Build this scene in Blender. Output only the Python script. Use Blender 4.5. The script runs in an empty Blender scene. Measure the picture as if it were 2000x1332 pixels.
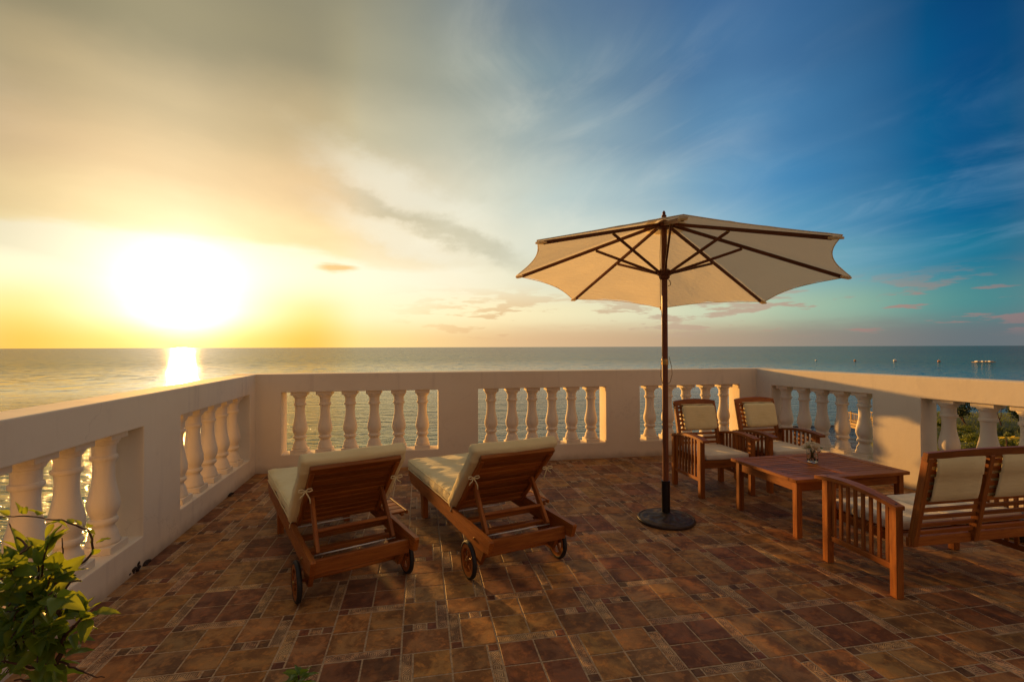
import bpy, bmesh, math, random
from math import sin, cos, pi, radians, sqrt, exp
from mathutils import Vector, Matrix, noise as mn
R = random.Random(7)
SC = bpy.context.scene
C = SC.collection

# ============================================================ camera, sky, sun, exposure
F_PX = 944.0
PITCH, ROLL, YAW = 0.012405, -0.00288, 0.186413
EYE = Vector((0, 0, 1.38))
FW = Vector((sin(YAW)*cos(PITCH), cos(YAW)*cos(PITCH), sin(PITCH)))
RT0 = Vector((cos(YAW), -sin(YAW), 0))
UP0 = RT0.cross(FW)
RT = RT0*cos(ROLL) + UP0*sin(ROLL)
UP = -RT0*sin(ROLL) + UP0*cos(ROLL)
cam_d = bpy.data.cameras.new('camera')
cam_d.sensor_width = 36.0
cam_d.lens = 36.0*F_PX/2000
cam_d.clip_start = 0.05
cam_d.clip_end = 80000
cam = bpy.data.objects.new('camera', cam_d)
C.objects.link(cam)
cam.matrix_world = Matrix(((RT.x, UP.x, -FW.x, EYE.x), (RT.y, UP.y, -FW.y, EYE.y), (RT.z, UP.z, -FW.z, EYE.z), (0, 0, 0, 1)))
SC.camera = cam

def ray(u, v):
    return FW + RT*((u-1000)/F_PX) - UP*((v-666)/F_PX)
def at(u, v, D):                      # the place at distance D (metres, straight ahead) seen in that direction
    return EYE + ray(u, v)*D
def at_z(u, v, z):
    d = ray(u, v)
    return EYE + d*((z-EYE.z)/d.z)

SUN_AZ, SUN_EL = radians(-23.6), radians(5.3)         # azimuth from +Y towards +X
SUN_DIR = Vector((sin(SUN_AZ)*cos(SUN_EL), cos(SUN_AZ)*cos(SUN_EL), sin(SUN_EL)))
sd = bpy.data.lights.new('sun', 'SUN')
sd.energy = 5.0
sd.angle = radians(1.3)
sd.color = (1.0, 0.50, 0.12)
sun = bpy.data.objects.new('sun', sd)
C.objects.link(sun)
sun.location = (0, 0, 30)
sun.rotation_euler = (-SUN_DIR).to_track_quat('-Z', 'Y').to_euler()

SC.view_settings.view_transform = 'Standard'
SC.view_settings.look = 'None'
SC.view_settings.exposure = 0.38
SC.view_settings.gamma = 1.0
SC.view_settings.use_curve_mapping = False
SC.cycles.max_bounces = 8
SC.cycles.transparent_max_bounces = 12
SC.cycles.sample_clamp_indirect = 6.0

def lin(c):
    return tuple(((x/255)/12.92 if x/255 <= 0.04045 else ((x/255+0.055)/1.055)**2.4) for x in c)

class NT:
    """small helper round a node tree"""
    def __init__(s, nt): s.nt = nt; s.n = nt.nodes; s.l = nt.links
    def new(s, t, **kw):
        x = s.n.new(t)
        for k, v in kw.items(): setattr(x, k, v)
        return x
    def put(s, node, key, v):
        if v is None: return
        i = node.inputs[key]
        if isinstance(v, bpy.types.NodeSocket): s.l.new(v, i)
        elif hasattr(i.default_value, '__len__') and not hasattr(v, '__len__'): i.default_value = [v]*len(i.default_value)
        elif hasattr(v, '__len__') and len(v) == 3 and len(i.default_value) == 4: i.default_value = (*v, 1)
        else: i.default_value = v
    def m(s, op, a, b=None, c=None, clamp=False):
        x = s.new('ShaderNodeMath', operation=op, use_clamp=clamp)
        s.put(x, 0, a); s.put(x, 1, b); s.put(x, 2, c)
        return x.outputs[0]
    def vm(s, op, a, b=None, out=0):
        x = s.new('ShaderNodeVectorMath', operation=op)
        s.put(x, 0, a)
        if b is not None: s.put(x, 1, b)
        return x.outputs[out]
    def mix(s, f, a, b, mode='MIX', clamp=False):
        x = s.new('ShaderNodeMix', data_type='RGBA', blend_type=mode, clamp_result=clamp)
        s.put(x, 0, f); s.put(x, 6, a); s.put(x, 7, b)
        return x.outputs[2]
    def smooth(s, v, a, b, lo=0.0, hi=1.0):
        x = s.new('ShaderNodeMapRange', interpolation_type='SMOOTHSTEP')
        s.put(x, 'Value', v); s.put(x, 'From Min', a); s.put(x, 'From Max', b); s.put(x, 'To Min', lo); s.put(x, 'To Max', hi)
        return x.outputs[0]
    def lerp(s, v, a, b, lo=0.0, hi=1.0):
        x = s.new('ShaderNodeMapRange')
        s.put(x, 'Value', v); s.put(x, 'From Min', a); s.put(x, 'From Max', b); s.put(x, 'To Min', lo); s.put(x, 'To Max', hi)
        return x.outputs[0]
    def ramp(s, f, stops, interp='LINEAR'):
        x = s.new('ShaderNodeValToRGB')
        e = x.color_ramp.elements
        x.color_ramp.interpolation = interp
        while len(e) > 1: e.remove(e[0])
        e[0].position = stops[0][0]; e[0].color = (*stops[0][1], 1)
        for p_, c_ in stops[1:]:
            k = e.new(p_); k.color = (*c_, 1)
        s.put(x, 0, f)
        return x.outputs[0]
    def noise(s, vec, scale, detail=4, rough=0.5, dist=0.0, out=0):
        x = s.new('ShaderNodeTexNoise')
        s.put(x, 'Vector', vec); s.put(x, 'Scale', scale); s.put(x, 'Detail', detail); s.put(x, 'Roughness', rough); s.put(x, 'Distortion', dist)
        return x.outputs[out]
    def comb(s, x_, y_, z_=0.0):
        x = s.new('ShaderNodeCombineXYZ')
        s.put(x, 0, x_); s.put(x, 1, y_); s.put(x, 2, z_)
        return x.outputs[0]
    def sep(s, v):
        x = s.new('ShaderNodeSeparateXYZ'); s.put(x, 0, v); return x.outputs

# ---- the sky: one smooth table over angle from the sun's azimuth and elevation, clouds, the glow of the low sun, Nishita added
world = bpy.data.worlds.new('World')
SC.world = world
world.use_nodes = True
W = NT(world.node_tree)
W.n.clear()
tc = W.new('ShaderNodeTexCoord')
D_ = W.vm('NORMALIZE', tc.outputs['Generated'])
dx, dy, dz = W.sep(D_)
hor = W.m('SQRT', W.m('ADD', W.m('MULTIPLY', dx, dx), W.m('ADD', W.m('MULTIPLY', dy, dy), 1e-6)))
ca = W.m('DIVIDE', W.m('ADD', W.m('MULTIPLY', dx, sin(SUN_AZ)), W.m('MULTIPLY', dy, cos(SUN_AZ))), hor)
delta = W.m('MULTIPLY', W.m('ARCCOSINE', W.m('MINIMUM', W.m('MAXIMUM', ca, -1.0), 1.0)), 180/pi)      # degrees from the sun, sideways
elev = W.m('MULTIPLY', W.m('ARCSINE', dz), 180/pi)
side = W.m('ADD', W.m('MULTIPLY', dx, cos(SUN_AZ)), W.m('MULTIPLY', dy, -sin(SUN_AZ)))                # + to the right of the sun
sdelta = W.m('MULTIPLY', delta, W.m('SIGN', side))
warp = W.noise(W.comb(W.m('MULTIPLY', sdelta, 0.035), W.m('MULTIPLY', elev, 0.07)), 1.0, 5, 0.55)
elw = W.m('ADD', elev, W.m('MULTIPLY', W.m('SUBTRACT', warp, 0.5), W.smooth(elev, 2.0, 14.0, 0.0, 7.0)))
TAB = [  # unseen zenith row and rear columns made brighter and warmer to light the terrace
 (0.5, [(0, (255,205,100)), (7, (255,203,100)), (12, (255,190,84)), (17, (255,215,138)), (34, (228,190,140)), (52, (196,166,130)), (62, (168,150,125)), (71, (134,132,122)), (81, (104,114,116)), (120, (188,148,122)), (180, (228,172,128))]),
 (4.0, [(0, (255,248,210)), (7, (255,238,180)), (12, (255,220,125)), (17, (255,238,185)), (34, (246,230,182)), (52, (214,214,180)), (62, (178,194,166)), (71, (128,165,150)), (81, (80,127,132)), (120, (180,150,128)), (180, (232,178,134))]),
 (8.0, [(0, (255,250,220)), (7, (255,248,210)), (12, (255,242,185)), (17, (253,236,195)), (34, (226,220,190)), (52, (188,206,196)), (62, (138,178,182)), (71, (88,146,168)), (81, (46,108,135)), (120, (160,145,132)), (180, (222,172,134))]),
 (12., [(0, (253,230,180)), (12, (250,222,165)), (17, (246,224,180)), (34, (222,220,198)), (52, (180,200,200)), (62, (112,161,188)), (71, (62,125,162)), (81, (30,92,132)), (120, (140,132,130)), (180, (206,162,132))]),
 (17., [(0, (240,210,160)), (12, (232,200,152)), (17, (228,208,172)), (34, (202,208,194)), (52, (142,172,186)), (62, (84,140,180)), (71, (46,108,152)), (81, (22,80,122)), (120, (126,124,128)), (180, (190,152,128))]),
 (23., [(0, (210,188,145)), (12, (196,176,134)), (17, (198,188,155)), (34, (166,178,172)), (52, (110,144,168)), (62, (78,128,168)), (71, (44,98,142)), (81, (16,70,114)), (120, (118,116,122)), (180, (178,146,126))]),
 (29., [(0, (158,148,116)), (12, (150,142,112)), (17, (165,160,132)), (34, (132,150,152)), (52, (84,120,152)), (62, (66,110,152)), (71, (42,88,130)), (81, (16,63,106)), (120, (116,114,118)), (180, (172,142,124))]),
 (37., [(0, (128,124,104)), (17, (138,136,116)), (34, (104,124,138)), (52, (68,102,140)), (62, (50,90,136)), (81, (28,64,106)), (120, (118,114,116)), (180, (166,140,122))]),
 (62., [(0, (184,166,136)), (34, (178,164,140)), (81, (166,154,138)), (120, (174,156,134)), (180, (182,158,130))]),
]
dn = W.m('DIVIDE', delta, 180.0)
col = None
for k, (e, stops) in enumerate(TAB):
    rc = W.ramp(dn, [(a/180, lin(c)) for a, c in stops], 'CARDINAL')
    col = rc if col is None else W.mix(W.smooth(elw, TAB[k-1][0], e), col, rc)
# high veil: thin streaks fanning out from low on the left towards the upper right
pz = W.m('ADD', W.m('MAXIMUM', dz, 0.0), 0.12)
px_, py_ = W.m('DIVIDE', dx, pz), W.m('DIVIDE', dy, pz)
SA = radians(-12)
along = W.m('ADD', W.m('MULTIPLY', px_, sin(SA)), W.m('MULTIPLY', py_, cos(SA)))
across = W.m('SUBTRACT', W.m('MULTIPLY', px_, cos(SA)), W.m('MULTIPLY', py_, sin(SA)))
n1 = W.noise(W.comb(W.m('MULTIPLY', across, 2.0), W.m('MULTIPLY', along, 1.05), 1.7), 1.0, 9, 0.62, 1.2)
n2 = W.noise(W.comb(W.m('MULTIPLY', across, 0.7), W.m('MULTIPLY', along, 0.35), 5.2), 1.0, 5, 0.55, 0.4)
streak = W.m('MULTIPLY', W.smooth(n1, 0.38, 0.78), W.smooth(n2, 0.40, 0.62))
streak = W.m('MULTIPLY', streak, W.smooth(elev, 5.0, 12.0))
col = W.mix(W.m('MULTIPLY', streak, W.smooth(delta, 6.0, 36.0, 0.08, 0.26)), col, W.mix(W.smooth(delta, 30.0, 80.0), lin((255, 248, 222)), lin((140, 175, 205))))
# a broad grey-beige cloud sheet over the left half, breaking up towards the middle
n3 = W.noise(W.comb(W.m('MULTIPLY', across, 0.75), W.m('MULTIPLY', along, 0.55), 9.4), 1.0, 7, 0.58, 0.6)
sheet = W.m('MULTIPLY', W.smooth(n3, 0.46, 0.66), W.m('MULTIPLY', W.smooth(elev, 7.0, 12.0), W.smooth(delta, 60.0, 25.0)))
col = W.mix(W.m('MULTIPLY', sheet, 0.16), col, W.mix(W.smooth(elev, 8.0, 26.0), lin((205, 180, 132)), lin((132, 126, 112))))
# the darker tongue of cloud that ends right of the middle
tx = W.m('SUBTRACT', sdelta, W.m('ADD', 26.0, W.m('MULTIPLY', W.m('SUBTRACT', W.noise(W.comb(W.m('MULTIPLY', sdelta, 0.12), W.m('MULTIPLY', elev, 0.2), 3.0), 1.0, 6, 0.6), 0.5), 10.0)))
ty = W.m('ADD', W.m('SUBTRACT', elev, 13.3), W.m('MULTIPLY', tx, 0.34))
ty = W.m('ADD', ty, W.m('MULTIPLY', W.m('SUBTRACT', W.noise(W.comb(W.m('MULTIPLY', sdelta, 0.16), W.m('MULTIPLY', elev, 0.3), 8.0), 1.0, 7, 0.62), 0.5), 5.0))
tong = W.m('MULTIPLY', W.smooth(W.m('ABSOLUTE', ty), 1.9, 0.2), W.smooth(W.m('ABSOLUTE', tx), 14.0, 5.0))
col = W.mix(W.m('MULTIPLY', tong, 0.45), col, lin((168, 164, 138)))
# pale wisps just above and left of the tongue
wy = W.m('SUBTRACT', ty, 2.9)
wis = W.m('MULTIPLY', W.smooth(W.m('ABSOLUTE', wy), 3.2, 0.3), W.smooth(W.m('ABSOLUTE', W.m('ADD', tx, 4.0)), 15.0, 3.0))
wy2 = W.m('ADD', ty, 2.6)
wis2 = W.m('MULTIPLY', W.smooth(W.m('ABSOLUTE', wy2), 2.4, 0.3), W.smooth(W.m('ABSOLUTE', W.m('ADD', tx, 5.0)), 11.0, 2.0))
col = W.mix(W.m('MULTIPLY', W.m('MAXIMUM', wis, wis2), 0.42), col, lin((240, 238, 220)))
# the brilliant gap below the cloud sheet
gn = W.noise(W.comb(W.m('MULTIPLY', sdelta, 0.07), W.m('MULTIPLY', elev, 0.35), 12.0), 1.0, 6, 0.58)
ge = W.m('ADD', elev, W.m('ADD', W.m('MULTIPLY', W.m('SUBTRACT', gn, 0.5), 4.5), W.m('MULTIPLY', W.m('ABSOLUTE', W.m('ADD', sdelta, 3.0)), 0.055)))
gap = W.m('MULTIPLY', W.smooth(ge, 11.6, 10.2), W.m('MULTIPLY', W.smooth(elev, 2.0, 8.0), W.smooth(delta, 48.0, 12.0)))
col = W.mix(W.m('MULTIPLY', gap, 0.62), col, lin((255, 250, 225)))
# small flat clouds low over the sea
hn = W.noise(W.comb(W.m('MULTIPLY', sdelta, 0.20), W.m('MULTIPLY', elev, 1.15), 2.3), 1.0, 7, 0.58)
hn2 = W.noise(W.comb(W.m('MULTIPLY', sdelta, 0.05), W.m('MULTIPLY', elev, 0.25), 6.1), 1.0, 2, 0.5)
puff = W.m('MULTIPLY', W.smooth(W.m('ADD', hn, W.m('MULTIPLY', W.m('SUBTRACT', hn2, 0.5), 0.5)), 0.515, 0.60), W.m('MULTIPLY', W.smooth(elev, 0.6, 1.6), W.smooth(elev, 8.0, 3.5)))
puff = W.m('MULTIPLY', puff, W.smooth(delta, 17.0, 34.0))
pc = W.ramp(dn, [(0, lin((250, 190, 100))), (30/180, lin((225, 185, 135))), (50/180, lin((190, 165, 140))), (70/180, lin((170, 130, 120))), (90/180, lin((110, 105, 115))), (1, lin((120, 100, 105)))])
col = W.mix(W.m('MULTIPLY', puff, 0.80), col, pc)
band = W.m('MULTIPLY', W.smooth(W.m('ADD', elev, W.m('MULTIPLY', W.m('SUBTRACT', hn, 0.5), 3.0)), 3.0, 1.0), W.smooth(delta, 20.0, 45.0))
col = W.mix(W.m('MULTIPLY', band, 0.45), col, W.mix(W.smooth(delta, 30.0, 80.0), lin((215, 180, 138)), lin((105, 108, 116))))
# one small dark-edged cloud right of the sun
cx = W.m('DIVIDE', W.m('SUBTRACT', sdelta, 14.4), 2.7)
cy = W.m('DIVIDE', W.m('ADD', W.m('SUBTRACT', elev, 8.9), W.m('MULTIPLY', W.m('SUBTRACT', hn, 0.5), 1.2)), 0.65)
one = W.smooth(W.m('SQRT', W.m('ADD', W.m('MULTIPLY', cx, cx), W.m('MULTIPLY', cy, cy))), 1.05, 0.35)
col = W.mix(W.m('MULTIPLY', one, 0.8), col, lin((232, 182, 100)))
# the sky dims a little left of the sun
col = W.vm('SCALE', col); dimn = col.node; W.l.new(W.m('MAXIMUM', W.smooth(sdelta, -15.0, -3.0, 0.72, 1.0), W.smooth(elev, 14.0, 6.0)), dimn.inputs['Scale'])
# glow round the sun
cs = W.vm('DOT_PRODUCT', D_, tuple(SUN_DIR), out='Value')
th = W.m('MULTIPLY', W.m('ARCCOSINE', W.m('MINIMUM', cs, 1.0)), 180/pi)
t6 = W.m('DIVIDE', W.m('ADD', th, W.m('MULTIPLY', W.m('SUBTRACT', gn, 0.5), 2.5)), 4.0)
g1 = W.m('EXPONENT', W.m('MULTIPLY', W.m('MULTIPLY', t6, t6), -1.0))
g2 = W.m('EXPONENT', W.m('DIVIDE', th, -7.0))
s1 = W.new('ShaderNodeVectorMath', operation='SCALE'); s1.inputs[0].default_value = (1.0, 0.90, 0.70); W.l.new(W.m('MULTIPLY', W.m('MULTIPLY', g1, W.smooth(gn, 0.2, 0.8, 0.5, 1.5)), 1.7), s1.inputs['Scale'])
s2 = W.new('ShaderNodeVectorMath', operation='SCALE'); s2.inputs[0].default_value = (1.0, 0.72, 0.42); W.l.new(W.m('MULTIPLY', g2, 0.26), s2.inputs['Scale'])
col = W.vm('ADD', col, W.vm('ADD', s1.outputs[0], s2.outputs[0]))
nish = W.new('ShaderNodeTexSky', sky_type='NISHITA', sun_disc=False, sun_elevation=SUN_EL, sun_rotation=SUN_AZ, air_density=1.0, dust_density=1.5, ozone_density=1.0)
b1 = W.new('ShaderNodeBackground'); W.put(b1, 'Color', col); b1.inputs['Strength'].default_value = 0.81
b2 = W.new('ShaderNodeBackground'); W.l.new(nish.outputs[0], b2.inputs['Color']); b2.inputs['Strength'].default_value = 0.003
add = W.new('ShaderNodeAddShader'); W.l.new(b1.outputs[0], add.inputs[0]); W.l.new(b2.outputs[0], add.inputs[1])
wo = W.new('ShaderNodeOutputWorld'); W.l.new(add.outputs[0], wo.inputs[0])
world.cycles.sampling_method = 'MANUAL'
world.cycles.sample_map_resolution = 1024

# ============================================================ materials
def mat(name):
    m_ = bpy.data.materials.new(name); m_.use_nodes = True
    t = NT(m_.node_tree); t.n.clear()
    b = t.new('ShaderNodeBsdfPrincipled'); o = t.new('ShaderNodeOutputMaterial')
    t.l.new(b.outputs[0], o.inputs[0])
    return m_, t, b, o
def bump(t, b, h, strength, dist, normal=None):
    x = t.new('ShaderNodeBump'); x.inputs['Strength'].default_value = strength
    t.put(x, 'Distance', dist); t.put(x, 'Height', h)
    if normal is not None: t.l.new(normal, x.inputs['Normal'])
    t.l.new(x.outputs[0], b.inputs['Normal'])
    return x.outputs[0]
def obj_co(t): return t.new('ShaderNodeTexCoord').outputs['Object']
def wpos(t): return t.new('ShaderNodeNewGeometry').outputs['Position']
def rnd(t): return t.new('ShaderNodeObjectInfo').outputs['Random']

def mat_plaster():
    m_, t, b, o = mat('white_plaster')
    co = wpos(t)
    a = t.noise(co, 1.3, 5, 0.6); f = t.noise(co, 38, 5, 0.65); g = t.noise(co, 7, 4, 0.55)
    x, y, z = t.sep(co)
    c = t.mix(t.smooth(a, 0.35, 0.7), (0.84, 0.73, 0.56), (0.79, 0.67, 0.50))
    c = t.mix(t.m('MULTIPLY', t.smooth(g, 0.58, 0.75), 0.25), c, (0.60, 0.52, 0.43))
    # damp, scuffed foot of the wall
    kk = t.m('ADD', 0.94, t.m('MULTIPLY', rnd(t), 0.08)); c = t.mix(1.0, c, t.comb(kk, kk, kk), 'MULTIPLY')
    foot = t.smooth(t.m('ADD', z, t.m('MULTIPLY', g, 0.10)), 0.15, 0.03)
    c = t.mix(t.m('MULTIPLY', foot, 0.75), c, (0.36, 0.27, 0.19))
    streaks = t.noise(t.comb(t.m('MULTIPLY', x, 9), t.m('MULTIPLY', y, 9), t.m('MULTIPLY', z, 0.7)), 1.0, 4, 0.6)
    c = t.mix(t.m('MULTIPLY', t.smooth(streaks, 0.54, 0.75), 0.32), c, (0.52, 0.43, 0.35))
    vr = t.new('ShaderNodeTexVoronoi', feature='DISTANCE_TO_EDGE'); t.put(vr, 'Vector', t.vm('ADD', co, t.vm('MULTIPLY', t.noise(co, 6, 4, 0.6, out=1), (0.25, 0.25, 0.25)))); vr.inputs['Scale'].default_value = 0.9
    crk = t.m('MULTIPLY', t.smooth(vr.outputs['Distance'], 0.006, 0.0), t.smooth(t.noise(co, 0.9, 2, 0.5), 0.50, 0.62))
    c = t.mix(t.m('MULTIPLY', crk, 0.15), c, (0.32, 0.24, 0.16))
    t.put(b, 'Base Color', c); b.inputs['Roughness'].default_value = 0.82; b.inputs['Specular IOR Level'].default_value = 0.25
    bump(t, b, t.m('ADD', t.m('MULTIPLY', f, 0.35), g), 0.35, 0.006)
    return m_
def mat_wood(name, c1, c2, c3, rough=0.38, var=0.35):
    m_, t, b, o = mat(name)
    at_ = t.new('ShaderNodeAttribute', attribute_name='grain')
    r = rnd(t)
    v = t.vm('ADD', t.vm('MULTIPLY', at_.outputs['Vector'], (2.2, 26.0, 26.0)), t.comb(t.m('MULTIPLY', r, 31), t.m('MULTIPLY', r, 17), r))
    n = t.noise(v, 1.6, 6, 0.62, 0.8); fine = t.noise(v, 7.0, 4, 0.6, 0.2)
    c = t.mix(t.smooth(n, 0.30, 0.62), c1, c2)
    c = t.mix(t.smooth(n, 0.60, 0.80), c, c3)
    c = t.mix(t.m('MULTIPLY', t.smooth(fine, 0.52, 0.68), 0.45), c, c3)
    k = t.m('ADD', 1-var/2, t.m('MULTIPLY', r, var))
    c = t.mix(1.0, c, t.comb(k, k, k), 'MULTIPLY')
    t.put(b, 'Base Color', c)
    t.put(b, 'Roughness', t.m('ADD', rough-0.08, t.m('MULTIPLY', fine, 0.25)))
    b.inputs['Specular IOR Level'].default_value = 0.28
    bump(t, b, fine, 0.25, 0.0015)
    return m_
def mat_fabric(name, c1, c2, trans=0.0, scale=500, tint=(0.8, 0.6, 0.3)):
    m_, t, b, o = mat(name)
    co = obj_co(t)
    n = t.noise(co, 5, 4, 0.6); wv = t.noise(co, scale, 2, 0.5); w2 = t.noise(t.vm('MULTIPLY', co, (1, 6, 6)), 9, 4, 0.6)
    c = t.mix(t.smooth(n, 0.35, 0.7), c1, c2)
    c = t.mix(t.m('MULTIPLY', wv, 0.18), c, (c2[0]*0.6, c2[1]*0.6, c2[2]*0.55))
    t.put(b, 'Base Color', c); b.inputs['Roughness'].default_value = 0.9; b.inputs['Specular IOR Level'].default_value = 0.15
    b.inputs['Sheen Weight'].default_value = 0.15
    nrm = bump(t, b, t.m('ADD', t.m('MULTIPLY', wv, 0.12), w2), 0.35, 0.012)
    if trans:
        tr = t.new('ShaderNodeBsdfTranslucent'); tr.inputs[0].default_value = (*tint, 1); t.l.new(nrm, tr.inputs['Normal'])
        mx = t.new('ShaderNodeMixShader'); mx.inputs[0].default_value = trans
        t.l.new(b.outputs[0], mx.inputs[1]); t.l.new(tr.outputs[0], mx.inputs[2]); t.l.new(mx.outputs[0], o.inputs[0])
    return m_
def mat_plain(name, c, rough=0.5, metal=0.0, nscale=30, amt=0.3, bmp=0.2, c2=None):
    m_, t, b, o = mat(name)
    n = t.noise(obj_co(t), nscale, 5, 0.6)
    c2 = c2 or tuple(x*(1-amt) for x in c)
    t.put(b, 'Base Color', t.mix(t.smooth(n, 0.35, 0.7), c, c2))
    t.put(b, 'Roughness', t.m('ADD', rough-0.1, t.m('MULTIPLY', n, 0.2))); b.inputs['Metallic'].default_value = metal
    if bmp: bump(t, b, n, bmp, 0.004)
    return m_
def mat_tile():
    m_, t, b, o = mat('terracotta_tile')
    ca_ = t.new('ShaderNodeVertexColor', layer_name='tint').outputs
    co = wpos(t)
    n1_ = t.noise(co, 7.5, 6, 0.62, 0.6); n2_ = t.noise(co, 23, 5, 0.65, 0.3); n3_ = t.noise(co, 130, 3, 0.6)
    base = ca_['Color']
    c = t.mix(t.smooth(n1_, 0.40, 0.62), t.mix(1.0, base, (0.50, 0.42, 0.42), 'MULTIPLY'), base)
    c = t.mix(t.m('MULTIPLY', t.smooth(n2_, 0.48, 0.66), 0.65), c, t.mix(1.0, base, (1.45, 1.22, 0.95), 'MULTIPLY'))
    c = t.mix(t.m('MULTIPLY', t.smooth(n3_, 0.56, 0.72), 0.35), c, (0.030, 0.018, 0.012))
    dark = t.m('MULTIPLY', t.smooth(t.noise(co, 3.1, 4, 0.6), 0.56, 0.70), 0.45)
    c = t.mix(dark, c, (0.065, 0.036, 0.020))
    # printed key and lozenge border on the narrow tiles
    uv = t.new('ShaderNodeUVMap', uv_map='UVMap').outputs[0]
    u, v, w = t.sep(uv)
    cell = t.m('FLOOR', u)
    fx = t.m('SUBTRACT', t.m('SUBTRACT', u, cell), 0.5); fy = t.m('SUBTRACT', v, 0.5)
    ax, ay = t.m('ABSOLUTE', fx), t.m('ABSOLUTE', fy)
    mx_ = t.m('MAXIMUM', ax, ay)
    key = t.m('GREATER_THAN', t.m('FRACT', t.m('ADD', t.m('MULTIPLY', mx_, 5.4), t.m('MULTIPLY', t.m('GREATER_THAN', fx, fy), 0.45))), 0.66)
    loz = t.m('GREATER_THAN', t.m('FRACT', t.m('MULTIPLY', t.m('ADD', ax, ay), 4.1)), 0.66)
    cn = t.m('FRACT', t.m('MULTIPLY', t.m('SINE', t.m('MULTIPLY', t.m('ADD', cell, t.m('MULTIPLY', w, 7.0)), 12.99)), 43.7))
    pat = t.m('ADD', t.m('MULTIPLY', key, t.m('GREATER_THAN', cn, 0.45)), t.m('MULTIPLY', loz, t.m('LESS_THAN', cn, 0.45)))
    edge = t.m('MULTIPLY', t.m('GREATER_THAN', ay, 0.40), t.m('LESS_THAN', ay, 0.44))
    pat = t.m('MULTIPLY', t.m('MAXIMUM', t.m('MULTIPLY', pat, t.m('LESS_THAN', ay, 0.38)), edge), ca_['Alpha'])
    pat = t.m('MULTIPLY', pat, t.smooth(n2_, 0.62, 0.45, 0.55, 1.0))
    c = t.mix(t.m('MULTIPLY', pat, 0.92), c, (0.050, 0.026, 0.014))
    t.put(b, 'Base Color', c)
    t.put(b, 'Roughness', t.m('ADD', 0.50, t.m('MULTIPLY', n2_, 0.25))); b.inputs['Specular IOR Level'].default_value = 0.25
    hgt = t.m('SUBTRACT', t.m('ADD', t.m('MULTIPLY', n1_, 1.0), t.m('MULTIPLY', n2_, 0.5)), t.m('MULTIPLY', pat, 0.25))
    bump(t, b, hgt, 0.45, 0.004)
    return m_
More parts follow.
